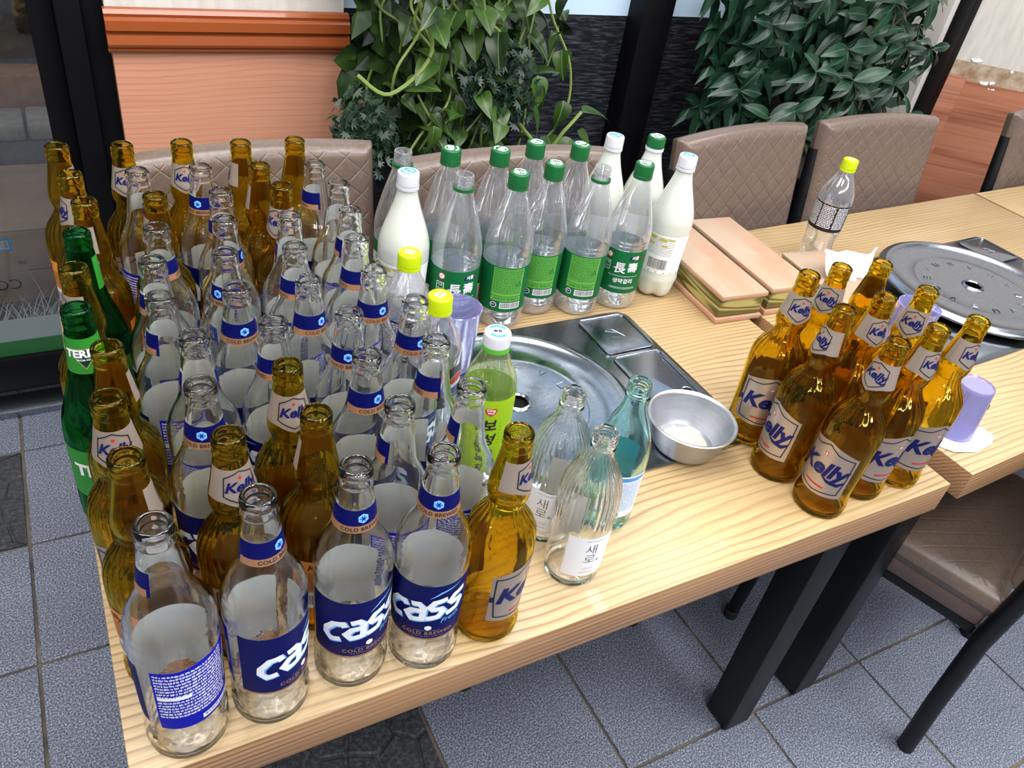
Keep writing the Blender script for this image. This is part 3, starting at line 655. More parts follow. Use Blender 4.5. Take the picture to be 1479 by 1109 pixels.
def make_tea():
    t = empty('tea_bottle'); H = 212
    TEA = [(0, 26.0), (2, 29.0), (8, 31.0), (40, 31.2), (120, 31.2), (138, 31.2), (150, 29.8), (162, 25.6), (174, 20.0), (184, 15.6), (190, 13.6), (192, 13.2)]
    mod = lambda r, z, a: (-(1-math.cos(8*a))*0.5*(0.9 if z > 100 else 0.5) if r > 16 else 0.0)
    b, f = pet_body(TEA, t, 'pet_tea', 96, mod)
    lb = label_patch('label', f, -180, 180, 18, 138, 'tea_label', 'tea_label', t, na=72)
    p = Print()
    for k, ch in enumerate('보성녹차'): p.text(ch, 19, 'ink', 0, 101-k*21, 0.08*(-1)**k, 0.15, 0.03)
    p.add(poly2d([(0, 116), (5.5, 120), (7.5, 124.5), (5, 128), (1, 127), (0, 125.8), (-1, 127), (-5, 128), (-7.5, 124.5), (-5.5, 120)]), 'ink_red', lay=1); p.text('Dong', 4.4, 'print_white', 0, 125, bold=0.03, lay=2); p.text('won', 4.4, 'print_white', 0, 121.2, bold=0.03, lay=2)
    for k in range(7): p.rect(13, 104-k*5, 14.2, 106-k*5, 'tea_ring', 1)
    p.wrap('lettering', f, 31.4, lb)
    c = cap_mesh(t, 15.4, 196.5, H, 'white_cap', (190.5, 196), 'tea_ring')
    q = Print()
    for s0 in (0.5, PI+0.5): q.add(stroke2d([(10*math.cos(a), 10*math.sin(a)) for a in [s0+k*0.2 for k in range(11)]], 4.2), 'label_blue')
    q.text('동원', 5.5, 'ink_navy', 0, 0, bold=0.03); q.flat('cap_print', c, H*0.001+0.0002)
    return t
# ------------------------------------------------------------------ the room: floor, walls, windows
GX, GY, GS = 0.7443, 0.0735, 0.30
floor = struct(MB().box((-2.4, -1.9, -0.05), (4.2, 1.47, -0.004)).build('floor', 'grout_soil', None, 0), 'grey granite tile floor')
tile_me = {}
def tile_mesh(kind):
    if kind in tile_me: return tile_me[kind]
    if kind == 'plain': me = MB().box((0.003, 0.003, -0.006), (GS-0.003, GS-0.003, 0.0), 0, 0.0015).mesh('tile', ['granite'], 0)
    else:
        rg = random.Random(5); n = 4; S = GS-0.008; pts = {}
        for i in range(-1, n+1):
            for j in range(-1, n+1): pts[i, j] = Vector(((i+0.5+(0.25 if j % 2 else -0.25)+rg.uniform(-.18, .18))*S/n, (j+0.5+rg.uniform(-.18, .18))*S/n))
        mb = MB().box((0, 0, -0.008), (S, S, -0.003))
        for (i, j), c in pts.items():
            poly = [Vector((-0.02, -0.02)), Vector((S+0.02, -0.02)), Vector((S+0.02, S+0.02)), Vector((-0.02, S+0.02))]
            for o, d in pts.items():
                if o == (i, j) or (d-c).length > 0.2: continue
                m = (c+d)/2; nn = (d-c).normalized(); m = m-nn*0.0016; q = []
                for k in range(len(poly)):
                    a, b = poly[k], poly[(k+1) % len(poly)]; da, db = (a-m).dot(nn), (b-m).dot(nn)
                    if da <= 0: q.append(a)
                    if da*db < 0: q.append(a+(b-a)*(da/(da-db)))
                poly = q
                if len(poly) < 3: break
            poly = [Vector((min(max(p.x, 0), S), min(max(p.y, 0), S))) for p in poly]
            u = []
            for p in poly:
                if not u or (p-u[-1]).length > 1e-4: u.append(p)
            if len(u) < 3: continue
            ctr = sum(u, Vector((0, 0)))/len(u); k = len(u)
            vs = [(p.x, p.y, -0.004) for p in u]+[tuple((ctr+(p-ctr)*0.9).to_3d()+Vector((0, 0, 0.0))) for p in u]
            mb.add(vs, [(a, (a+1) % k, k+(a+1) % k, k+a) for a in range(k)]+[tuple(range(k, 2*k))])
        mb.v = [(x+0.004, y+0.004, z) for x, y, z in mb.v]
        me = mb.mesh('tile', ['granite_dark'], 0)
    tile_me[kind] = me; return me
COB = {(-4, 3), (-2, 0), (-2, 1), (-2, 2), (-2, -1), (-2, -2)}
for i in range(-6, 8):
    for j in range(-4, 5):
        x, y = GX+i*GS, GY+j*GS
        if x > 3.2 or y > 1.3 or x < -1.2: continue
        o = put('tile', tile_mesh('cobble' if (i, j) in COB else 'plain'), floor); o.location = (x, y, 0)
# entrance sill, door and outside
sill = struct(MB().box((-1.6, 1.40, 0.0), (0.10, 1.475, 0.018), 0, 0.003).build('trim_1', 'stainless_dark'), 'worn grey metal sill under the glass door')
door = empty('door_1', (0, 1.50, 0)); struct(door, 'black framed glass door with frosted grass decal')
MB().box((-1.6, -0.02, 0.02), (0.05, 0.02, 0.115), 0, 0.003).build('bottom_rail', 'black_frame', door)
MB().box((0.035, -0.055, 0.0), (0.08, 0.03, 2.3), 0, 0.004).build('side_stile', 'black_frame', door)
MB().box((-1.6, -0.003, 0.115), (0.035, 0.003, 2.3)).build('pane', 'window_glass', door, 0)
mb = MB(); rg = random.Random(3); mb.box((-1.6, -0.0046, 0.115), (0.035, -0.0036, 0.155))
pbr('decal_green', (36, 92, 48), 0.5); film_o = mb.build('decal', ['decal_green'], door, 0); film_o['label'] = 'green grass decal band'
mb = MB(); mb.box((-1.6, -0.0046, 0.156), (0.035, -0.0036, 0.215))
for k in range(520):
    x = rg.uniform(-1.2, 0.03); h = rg.uniform(0.03, 0.12)*rg.uniform(.5, 1); l = rg.uniform(-0.05, 0.05); wd = rg.uniform(0.001, 0.003); z = rg.uniform(0.17, 0.23)
    yy = -0.0048-0.00001*k*0.1
    mb.add([(x, yy, z), (x+wd, yy, z), (x+wd*0.7+l*0.5, yy, z+h*0.6), (x+l, yy, z+h), (x+l*0.5, yy, z+h*0.6)], [(0, 1, 2, 3, 4)])
o = mb.build('grass_decal', ['frost_film'], door, 0); o['kind'] = 'stuff'
pil = struct(MB().box((0.08, 1.40, 0.0), (0.125, 1.56, 2.4), 0, 0.004).box((0.125, 1.43, 0.0), (0.172, 1.56, 2.4), 0, 0.004).build('trim_2', 'black_frame'), 'black metal door jamb beside the wood panelled column')
ground = struct(MB().box((-4, 1.53, -0.06), (1.2, 6.5, -0.012)).build('pavement', 'asphalt', None, 0), 'dark street pavement outside the glass door')
kerb = empty('kerb', (0, 3.15, 0)); struct(kerb, 'pale stone kerb across the pavement')
for k in range(7):
    x = -1.7+k*0.33; o = MB().box((x, rg.uniform(-.02, .01), -0.012), (x+0.32, 0.2, 0.05+rg.uniform(-.008, .008)), 0, 0.012).build('stone', 'kerb_stone', kerb)
pl = empty('planter', (0, 3.42, 0)); tag(pl, 'low ochre brick planter with shrubs outside the glass door', 'planter')
for k in range(5):
    x = -1.7+k*0.46; MB().box((x, 0, -0.012), (x+0.45, 0.16, 0.15), 0, 0.01).build('brick', 'planter_brick', pl)
MB().box((-1.7, 0.16, -0.012), (0.6, 1.2, 0.10)).build('soil', 'soil', pl, 0)
cb = empty('cardboard_box', (0, 1.95, -0.012)); tag(cb, 'brown cardboard box standing upside down outside the glass door', 'box')
MB().box((-0.80, 0, 0), (0.06, 0.45, 0.222), 0, 0.004).build('carton', 'cardboard', cb)
MB().box((-0.80, 0.0, 0.222), (0.06, 0.30, 0.226), 0, 0.001).build('flap', 'cardboard', cb)
def upright(pr, name, parent, y, step=0.0001):
    mats = []; m = MB()
    for vs, fs, mt, lay in pr.items:
        if mt not in mats: mats.append(mt)
        m.add([(x*0.001, y-lay*step, z*0.001) for x, z in vs], fs, mats.index(mt))
    return m.build(name, mats, parent, 0)
p = Print(); p.text('CO', 46, 'ink', -152, 62, PI, lay=1); p.text('MI', 20, 'ink', -105, 128, PI, lay=1); p.add(rect2d(-190, 165, -120, 205, 50), 'label_blue', lay=1); p.barcode(-175, 172, -128, 198, 3, 2)
p.rect(-95, 100, -20, 102, 'ink', 1); upright(p, 'printing', cb, -0.0006)
# wood panelled column
colm = empty('wall_column', (0, 1.40, 0)); struct(colm, 'wood panelled column with brown moulding')
MB().box((0.168, 0, 0), (0.637, 0.2, 0.930)).build('wood_panel', 'panel_wood', colm, 0)
MB().box((0.166, 0.004, 0.930), (0.634, 0.2, 2.4)).build('wallpaper', 'wallpaper', colm, 0)
pr = [(0.0, 0.0), (-0.010, 0.002), (-0.014, 0.007), (-0.011, 0.011), (-0.020, 0.015), (-0.022, 0.020), (-0.019, 0.036), (-0.012, 0.039), (-0.012, 0.042), (-0.023, 0.046), (-0.022, 0.064), (-0.014, 0.069), (-0.016, 0.075), (-0.010, 0.082), (0.0, 0.084)]
mb = MB(); n = len(pr)
mb.add([(0.161, y, z+0.851) for y, z in pr]+[(0.641, y, z+0.851) for y, z in pr], [(i, i+1, n+i+1, n+i) for i in range(n-1)]+[tuple(range(n)), tuple(range(2*n-1, n-1, -1))])
mb.build('moulding', 'moulding', colm, 30)
# back window wall
bw = struct(MB().box((0.637, 1.47, 0), (2.70, 1.53, 0.25)).build('wall_back', 'black_frame', None, 0), 'dark wall under the windows')
def window(name, x0, x1, zt, label):
    wd = empty(name, (0, 1.44, 0)); struct(wd, label)
    MB().box((x0, -0.004, 0.25), (x1, 0.004, zt)).build('film_panel', 'black_film', wd, 0)
    MB().box((x0, -0.004, zt), (x1, 0.004, 2.3)).build('frosted_pane', 'frosted_blue', wd, 0)
    return wd
window('window_1', 0.637, 1.045, 0.935, 'window with black film behind the trailing vine')
window('window_2', 1.09, 1.41, 0.935, 'narrow window with black textured film and frosted blue top')
window('window_3', 1.52, 2.30, 0.937, 'wide window with black textured film behind the leafy plant')
struct(MB().box((1.04, 1.40, 0), (1.068, 1.48, 2.4), 0, 0.003).box((1.066, 1.42, 0), (1.095, 1.48, 2.4), 0, 0.003).build('trim_3', 'black_frame'), 'slim black window mullion beside the vine')
struct(MB().box((1.405, 1.37, 0), (1.47, 1.48, 2.4), 0, 0.003).box((1.468, 1.40, 0), (1.525, 1.48, 2.4), 0, 0.003).build('trim_4', 'black_frame'), 'wide black window mullion between the two film panels')
struct(MB().box((2.25, 1.44, 0), (2.64, 1.52, 2.4)).build('wall_stone', 'stone_wall', None, 0), 'grey stone wall strip')
struct(MB().box((2.62, 1.385, 0), (2.645, 1.45, 2.4)).build('trim_5', 'wallpaper', None, 0), 'pale edge strip beside the black frame')
struct(MB().box((2.645, 1.37, 0), (2.70, 1.45, 2.4), 0, 0.003).box((2.70, 1.39, 0), (2.765, 1.45, 2.4), 0, 0.003).build('trim_6', 'black_frame'), 'black frame beside the torn wallpaper')
rw = empty('wall_right', (2.765, 1.42, 0), R(-40)); struct(rw, 'reddish wood panelling under torn white wallpaper')
MB().box((0, 0, 0), (1.6, 0.1, 0.775)).build('wood_panel', 'right_panel_wood', rw, 0)
MB().box((0.0, 0.003, 0.775), (1.6, 0.1, 0.835)).build('torn_strip', 'torn_plaster', rw, 0)
MB().box((0, 0.004, 0.835), (1.6, 0.1, 2.4)).build('wallpaper', 'wallpaper', rw, 0)
MB().box((0.0, -0.012, 0), (0.085, 0.0, 0.788), 0, 0.004).build('corner_strip', 'right_panel_wood', rw)
mb = MB(); rg = random.Random(9)
for k in range(34):
    x = rg.uniform(0.02, 0.9); z = rg.choice((0.776, 0.835))+rg.uniform(-.012, .012); a = rg.uniform(.005, .02); b = rg.uniform(.003, .009); m = 7
    mb.add([(x+a*math.cos(2*PI*i/m)*rg.uniform(.6, 1.1), -0.002+0.002*(i % 2), z+b*math.sin(2*PI*i/m)*rg.uniform(.6, 1.1)) for i in range(m)], [tuple(range(m))])
o = mb.build('torn_paper', ['paper_white'], rw, 0); o['kind'] = 'stuff'
# ------------------------------------------------------------------ tables
def make_table(name, W, D, loc, rz, label):
    t = empty(name, loc, rz); tag(t, label, 'table', 'restaurant tables')
    mb = MB().box((0, 0, TZ-0.05), (W, D, TZ), 0, 0.0012)
    mb.m = [0]*len(mb.f)
    for i, f in enumerate(mb.f):
        q = [mb.v[k] for k in f]
        if min(v[2] for v in q) < TZ-0.0125: mb.m[i] = 1
    mb.build('tabletop', ['table_wood', 'table_edge'], t, 30)
    for x in (0.038, W-0.098):
        for y in (0.062, D-0.12):
            lg = MB().box((x, y, 0.004), (x+0.06, y+0.058, TZ-0.05), 0, 0.003).build('leg', 'black_metal', t)
            MB().box((x+0.004, y+0.004, 0.0), (x+0.056, y+0.054, 0.005)).build('foot_pad', 'rubber', lg, 0)
        MB().box((x+0.005, 0.12, TZ-0.10), (x+0.055, D-0.12, TZ-0.05), 0, 0.003).build('cross_rail', 'black_metal', t)
    return t
T2A = 0.0492; U2 = Vector((math.cos(T2A), math.sin(T2A), 0)); V2 = Vector((-math.sin(T2A), math.cos(T2A), 0)); O2 = Vector((1.109, 0.002, 0))
make_table('dining_table', 1.0577, 0.75, (0, 0, 0), 0, 'light oak dining table crowded with empty bottles')
make_table('dining_table', 1.060, 0.71, O2, T2A, 'light oak dining table with the round grill lid and tissue box')
make_table('dining_table', 1.060, 0.71, O2+U2*1.070, T2A, 'light oak dining table at the far end, cut off by the frame')
def make_grill(loc, rz, gl, ll, lidR, lz):
    g = empty('table_grill', loc, rz); tag(g, gl, 'grill', 'built-in table grills')
    hx, hy = 0.298, 0.174
    def rrect(x0, y0, x1, y1, r, n=6):
        P = []
        for cx, cy_, a in ((x1-r, y1-r, 0), (x0+r, y1-r, PI/2), (x0+r, y0+r, PI), (x1-r, y0+r, 1.5*PI)):
            P += [(cx+r*math.cos(a+PI/2*k/n), cy_+r*math.sin(a+PI/2*k/n)) for k in range(n+1)]
        return P
    def plate(P, z0, z1, bev, m):
        k = len(P); cx = sum(p[0] for p in P)/k; cy_ = sum(p[1] for p in P)/k
        def sh(p, d):
            v = Vector((p[0]-cx, p[1]-cy_)); return (p[0]-math.copysign(d, v.x), p[1]-math.copysign(d, v.y))
        Q = [sh(p, bev) for p in P]; vs = [(x, y, z0) for x, y in P]+[(x, y, z1-bev*0.5) for x, y in P]+[(x, y, z1) for x, y in Q]
        fs = [(r*k+i, r*k+(i+1) % k, (r+1)*k+(i+1) % k, (r+1)*k+i) for r in range(2) for i in range(k)]+[tuple(range(2*k, 3*k))]
        return MB().add(vs, fs, 0)
    plate(rrect(-hx, -hy, hx, hy, 0.022), 0.0, 0.003, 0.0012, 0).build('base_plate', 'stainless', g, 40)
    for sx in (1, -1):
        for y0, y1 in ((0.067, 0.163), (-0.140, 0.055)):
            x0, x1 = sorted((sx*0.199, sx*0.288)); P = rrect(x0, y0, x1, y1, 0.008)
            o = plate(P, 0.003, 0.0040, 0.0006, 0).build('compartment_cover', 'stainless_dark', g, 40)
            mb = MB(); mb.tube([(x, y, 0.0040) for x, y in P]+[(P[0][0], P[0][1], 0.0040)], 0.0012, 8); mb.build('raised_edge', 'stainless', o)
            if y0 < 0:
                MB().lathe([(0.0105, 0.004), (0.0095, 0.0056), (0.008, 0.005), (0.008, 0.0042)], 28, c=(sx*0.266, -0.051)).build('hole_rim', 'stainless', o)
                MB().lathe([(0.0082, 0.00445), (0.0, 0.00445)], 24, c=(sx*0.266, -0.051)).build('hole', 'black_frame', o)
                mb = MB(); mb.tube([(sx*0.283, -0.065, 0.0042), (sx*0.283, 0.035, 0.0042)], 0.0022, 8).build('slot_rib', 'stainless', o)
            else:
                mb = MB(); q = [(-0.012, -0.008), (0.012, -0.012), (0.0, 0.012), (-0.014, 0.010), (0.004, 0.0)]
                mb.tube([(sx*0.243+a, 0.115+b, 0.0041) for a, b in q], 0.0008, 6).build('embossed_mark', 'stainless', o)
    MB().lathe([(0.120, 0.003), (0.120, 0.0034), (0.0, 0.0034)], 48).build('fire_bowl', 'black_frame', g)
    L = empty('grill_lid', (loc[0], loc[1], loc[2]+lz), rz); tag(L, ll, 'grill lid', 'round steel grill lids')
    k = lidR/0.175
    pf = [(0.0145, 0.0085), (0.0165, 0.0105), (0.0195, 0.0095), (0.021, 0.0072), (0.05, 0.0062), (0.10, 0.0056), (0.104, 0.0070), (0.108, 0.0056), (0.150, 0.0066), (0.156, 0.0105), (0.160, 0.0128), (0.166, 0.0125), (0.168, 0.010), (0.172, 0.0096), (0.1748, 0.006), (0.175, 0.0034)]
    MB().lathe([(r*k, z) for r, z in pf], 96).build('dish', 'stainless_dark' if lz > 0.01 else 'stainless', L, 50)
    for i in range(14):
        a = i*2*PI/14+0.2; rr = 0.085*k; c = Vector((rr*math.cos(a), rr*math.sin(a), 0.0064)); tdir = Vector((-math.sin(a), math.cos(a), 0)); nd = Vector((math.cos(a), math.sin(a), 0))
        q = [[(-1, -1), (-1, 1), (1, 1), (1, -1)], [(-1, -1), (0, 1), (1, -1)], [(1, 1), (-1, 1), (-1, 0), (1, 0), (1, -1), (-1, -1)]][i % 3]
        MB().tube([c+tdir*u*0.005-nd*v*0.006 for u, v in q], 0.0006, 6).build('embossed_mark', 'stainless', L)
    return g
make_grill((0.542, 0.343, TZ), 0.0, 'flat stainless grill plate set into the bottle-crowded table', 'shallow round steel lid half hidden behind the green tea bottle', 0.174, 0.0002)
C2 = O2+U2*0.512+V2*0.355
make_grill((C2.x, C2.y, TZ), T2A, 'flat stainless grill plate on the table with the tissue box', 'round steel grill lid with a black vent hole, on the tissue box table', 0.186, 0.012)
# ------------------------------------------------------------------ chairs
def quilt(u, v, pitch, depth):
    a = ((u+v)/pitch) % 1.0; b = ((u-v)/pitch) % 1.0
    d = min(a, 1-a, b, 1-b)
    return -depth*math.exp(-(d*8.0)**2)
def pad_mesh(W, H, T, bow, pitch, nx=96, ny=96, name='pad', q0=0.0):
    """upholstered pad in the x (width), z (height) plane, quilted on its -y face; bow curves the top edge"""
    mb = MB(); rr = T*0.5
    def front(sgn):
        vs = []
        for j in range(ny+1):
            for i in range(nx+1):
                x = (i/nx-0.5)*W; hz = H-bow*(2*x/W)**2; z = hz*j/ny
                ex = min(W/2-abs(x), rr); ez = min(hz-z, rr); ezb = min(z, rr)
                def rd(e): return rr-math.sqrt(max(0.0, rr*rr-(rr-e)**2))
                y = -rr+max(rd(ex), rd(ez), rd(ezb)*0.5)
                y = min(y, 0.0)
                if sgn < 0:
                    k = min(1.0, max(0.0, min(ex, ez)/rr))
                    y += -quilt(x, z*1.12, 0.0485, 0.0006)*k*k
                    vs.append((x, y, z))
                else: vs.append((x, -y, z))
        fs = [(j*(nx+1)+i, j*(nx+1)+i+1, (j+1)*(nx+1)+i+1, (j+1)*(nx+1)+i) for j in range(ny) for i in range(nx)]
        return vs, (fs if sgn < 0 else [tuple(reversed(f)) for f in fs])
    for sg in (-1, 1): mb.add(*front(sg))
    return mb.mesh(name, ['leather_back' if name == 'backrest' else 'leather_seat'], 60)
back_me = pad_mesh(0.40, 0.42, 0.055, 0.012, 0.030, 110, 110, 'backrest')
def seat_mesh():
    me = pad_mesh(0.40, 0.40, 0.06, 0.02, 0.030, 90, 90, 'seat')
    for v in me.vertices: x, y, z = v.co; v.co = (x, z-0.2, -y)          # quilted face up
    me.update(); return me
seat_me = seat_mesh()
leg_me = {}
def make_chair():
    c = empty('dining_chair'); s = put('seat', seat_me, c); s.location = (0, 0, 0.40)
    MB().box((-0.195, -0.192, 0.345), (0.195, 0.19, 0.392), 0, 0.012).build('seat_side', 'leather', c)
    MB().box((-0.19, -0.19, 0.325), (0.19, 0.19, 0.346), 0, 0.004).build('seat_frame', 'black_metal', c)
    b = put('backrest', back_me, c); b.location = (0, -0.205, 0.460); b.rotation_euler = (R(-9), 0, PI)
    for sx in (-1, 1):
        MB().tube([(sx*0.194, -0.218, 0.0), (sx*0.20, -0.210, 0.15), (sx*0.20, -0.205, 0.33), (sx*0.20, -0.215, 0.50), (sx*0.19, -0.262, 0.80)], 0.0165, 12).build('rear_leg', 'black_metal', c)
        lg = MB().tube([(sx*0.19, 0.185, 0.004), (sx*0.18, 0.17, 0.33)], 0.0135, 12).build('front_leg', 'black_metal', c)
        MB().lathe([(0.0, 0.0), (0.0155, 0.0), (0.016, 0.02), (0.014, 0.022)], 16, c=(sx*0.19, 0.185)).build('foot_cap', 'rubber', lg)
    return c
CH = 'brown quilted dining chairs'
ch0 = make_chair()
def chair(x, y, rz, label, first=False, lift=0.0):
    c = ch0 if first else copy_tree(ch0)
    c.location = (x, y, lift); c.rotation_euler = (0, 0, rz); tag(c, label, 'chair', CH); return c
# chair faces +y at rz=0 ; the far chairs face the camera side
chair(1.395, 0.165, R(19.5), 'brown quilted chair in front, its seat tucked under the tissue box table', True)
chair(0.322, 0.605, PI+R(2), 'brown quilted chair against the wood column, behind the beer bottles')
chair(0.738, 0.53, PI, 'brown quilted chair behind the green-capped bottles, below the trailing vine').scale = (1.04, 1, 1)
chair(1.36, 0.575, PI+R(7), 'brown quilted chair behind the pair of closed wooden boxes')
chair(1.78, 0.60, PI-R(1), 'brown quilted chair behind the cola bottle, below the leafy plant')
chair(2.515, 0.60, PI+R(2), 'brown quilted chair at the far end beside the wood wall')
# ------------------------------------------------------------------ bottles on the table
def plate_lift(x, y, r):       # things over the grill plate stand on it
    return 0.0045 if (abs(x-0.542) < 0.30+r and abs(y-0.343) < 0.175+r) else 0.0
USED = {}
def place(kind, maker, x, y, delta, label, cat, group, z=None, r=0.034):
    if kind in USED: o = copy_tree(USED[kind])
    else: o = maker(); USED[kind] = o
    al = math.atan2(CAM.y-y, CAM.x-x)
    o.location = (x, y, TZ+(plate_lift(x, y, r) if z is None else z)); o.rotation_euler = (0, 0, al+R(delta)+PI/2)
    tag(o, label, cat, group); return o
ORD = ['first', 'second', 'third', 'fourth', 'fifth', 'sixth', 'seventh', 'eighth', 'ninth', 'tenth']
ROWS = [
 [('C', 0.0522, 0.0365, -150), ('C', 0.1243, 0.04, 50), ('C', 0.2018, 0.0472, 24), ('C', 0.2732, 0.0387, 2), ('K', 0.3453, 0.0426, 70)],
 [('K', 0.0441, 0.1105, 128), ('K', 0.1185, 0.1122, 22), ('K', 0.1912, 0.1184, -158), ('C', 0.2618, 0.109, -140), ('C', 0.3329, 0.1127, -140)],
 [('K', 0.0398, 0.1866, -8), ('C', 0.1109, 0.183, -12), ('K', 0.1862, 0.1894, 15), ('C', 0.2568, 0.18, 44), ('C', 0.3279, 0.1837, -88)],
 [('K', 0.0471, 0.258, 150), ('C', 0.1191, 0.2547, 180), ('C', 0.1918, 0.2604, -90), ('C', 0.2634, 0.2509, 0), ('C', 0.3345, 0.2546, 35)],
 [('T', 0.0289, 0.327, -5), ('C', 0.1009, 0.3289, -140), ('C', 0.1725, 0.329, 18), ('C', 0.243, 0.3191, 48), ('C', 0.3146, 0.323, 42)],
 [('K', 0.0331, 0.4016, -85), ('C', 0.1048, 0.4, -130), ('C', 0.177, 0.4012, -40), ('C', 0.2485, 0.3901, -90), ('C', 0.3196, 0.394, -92)],
 [('T', 0.0423, 0.475, 140), ('C', 0.1193, 0.4706, 110), ('C', 0.1921, 0.4753, 75), ('C', 0.2624, 0.4635, 180), ('C', 0.3354, 0.4637, -150)],
 [('K', 0.0556, 0.5476, -80), ('K', 0.1296, 0.5497, -140), ('C', 0.203, 0.5484, -120), ('K', 0.2739, 0.5423, -30), ('C', 0.3449, 0.5369, 170)],
 [('K', 0.0475, 0.6225, -85), ('C', 0.12, 0.6202, 120), ('C', 0.1933, 0.6215, -25), ('K', 0.2646, 0.6161, -150), ('C', 0.3357, 0.6109, -95)],
 [('K', 0.0393, 0.7088, 105), ('K', 0.1129, 0.7025, -5), ('K', 0.1848, 0.7019, 0), ('K', 0.2586, 0.6934, -118), ('K', 0.332, 0.6935, 180)],
]
RIGHT = [[('K', 0.8359, 0.044, -25), ('K', 0.9143, 0.0506, 55), ('K', 0.9875, 0.0486, 55)], [('K', 0.8253, 0.1167, -50), ('K', 0.906, 0.1249, 45), ('K', 0.982, 0.1211, 0)], [('K', 0.8354, 0.189, 22), ('K', 0.9059, 0.1989, -10), ('K', 0.9771, 0.1929, 180)]]
KIND = {'C': (make_cass, 'clear blue-labelled beer bottle'), 'K': (make_kelly, 'amber beer bottle'), 'T': (make_terra, 'green glass beer bottle')}
def rowname(j): return 'front row' if j == 0 else 'back row' if j == 9 else ORD[j]+' row from the front'
def colname(i): return 'at its left end' if i == 0 else 'at its right end' if i == 4 else ORD[i]+' from the left'
for j, row in enumerate(ROWS):
    for i, (k, x, y, dl) in enumerate(row):
        place(k, KIND[k][0], x, y, dl, '%s, %s, %s' % (KIND[k][1], rowname(j), colname(i)), 'beer bottle', 'empty beer bottles in ten rows')
RN = [('front row', 'nearest the steel bowl', 'in the middle', 'at the table corner'), ('middle row', 'nearest the steel bowl', 'in the middle', 'nearest the purple cup'), ('rear row', 'nearest the steel bowl', 'in the middle', 'nearest the round lid')]
for j, row in enumerate(RIGHT):
    for i, (k, x, y, dl) in enumerate(row):
        place(k, KIND[k][0], x, y, dl, 'amber beer bottle of nine by the bowl, %s, %s' % (RN[j][0], RN[j][1+i]), 'beer bottle', 'nine amber bottles by the bowl')
GP = 'clear plastic makgeolli bottles'
PETS = [(1, 0.536, 0.565, 12, 'uncapped plastic bottle with green label, front row behind the purple cup'), (0, 0.619, 0.557, 195, 'green-capped plastic bottle, front row, directly behind the green tea bottle'),
        (0, 0.6923, 0.5788, 195, 'green-capped plastic bottle set back in the front row, third of five'), (1, 0.7647, 0.5572, 190, 'uncapped plastic bottle with green label, front row between two capped ones'),
        (0, 0.844, 0.557, 8, 'green-capped plastic bottle, front row, beside the white bottle near the boxes'),
        (1, 0.479, 0.656, -60, 'uncapped plastic bottle in the back row, behind a white bottle'), (0, 0.554, 0.653, 100, 'green-capped plastic bottle, back row, leftmost of the capped ones'),
        (0, 0.6302, 0.6398, -100, 'green-capped plastic bottle, back row, second of the capped ones'), (0, 0.7032, 0.6593, 170, 'green-capped plastic bottle, back row, third of the capped ones'),
        (0, 0.7766, 0.6419, 60, 'green-capped plastic bottle, back row, fourth of the capped ones, next to a white bottle')]
for op, x, y, dl, lb in PETS:
    place('P%d' % op, lambda: make_makgeolli(not op), x, y, dl, lb, 'plastic bottle', GP, r=0.02)
def milk_w(): return make_milky('white_cap', 'label_blue', 'white_cap', 0)
def milk_g(): return make_milky('green_cap', 'print_white', 'white_cap', 0)
GM = 'milky white makgeolli bottles'
place('MW', milk_w, 0.4565, 0.5795, -40, 'milky white bottle with white cap, standing behind the lime-capped cola bottles', 'plastic bottle', GM, r=0.02)
place('MW', milk_w, 0.857, 0.664, 150, 'milky white bottle with white cap, back row, in front of the wide mullion', 'plastic bottle', GM, r=0.02)
place('MG', milk_g, 0.935, 0.652, 150, 'milky white bottle with a green cap and white ring', 'plastic bottle', GM, r=0.02)
place('MW', milk_w, 0.939, 0.569, -8, 'milky white bottle with barcode label, beside the closed wooden boxes', 'plastic bottle', GM, r=0.02)
GC = 'lime-capped cola bottles'
place('PEP', lambda: make_pepsi(0), 0.395, 0.415, 165, 'empty cola bottle with lime cap, in front of a milky white bottle', 'plastic bottle', GC)
place('PEP', None, 0.392, 0.314, 62, 'empty cola bottle with lime cap, beside the upright purple cup', 'plastic bottle', GC)
place('PEP', None, 1.345, 0.575, 178, 'empty cola bottle with lime cap, behind the tissue box', 'plastic bottle', GC, z=0)
place('TEA', make_tea, 0.4285, 0.2385, 12, 'green tea bottle with lime label and white cap beside the grill lid', 'plastic bottle', None)
place('SAE', make_saero, 0.468, 0.134, -10, 'ribbed clear soju bottle with white label, behind its twin', 'soju bottle', 'clear ribbed soju bottles', r=0.01)
place('SAE', None, 0.466, 0.068, 34, 'ribbed clear soju bottle with white label, nearest the front edge', 'soju bottle', 'clear ribbed soju bottles', r=0.01)
place('JIN', make_jinro, 0.548, 0.126, -140, 'pale teal soju bottle beside the steel bowl', 'soju bottle', None, r=0.02)
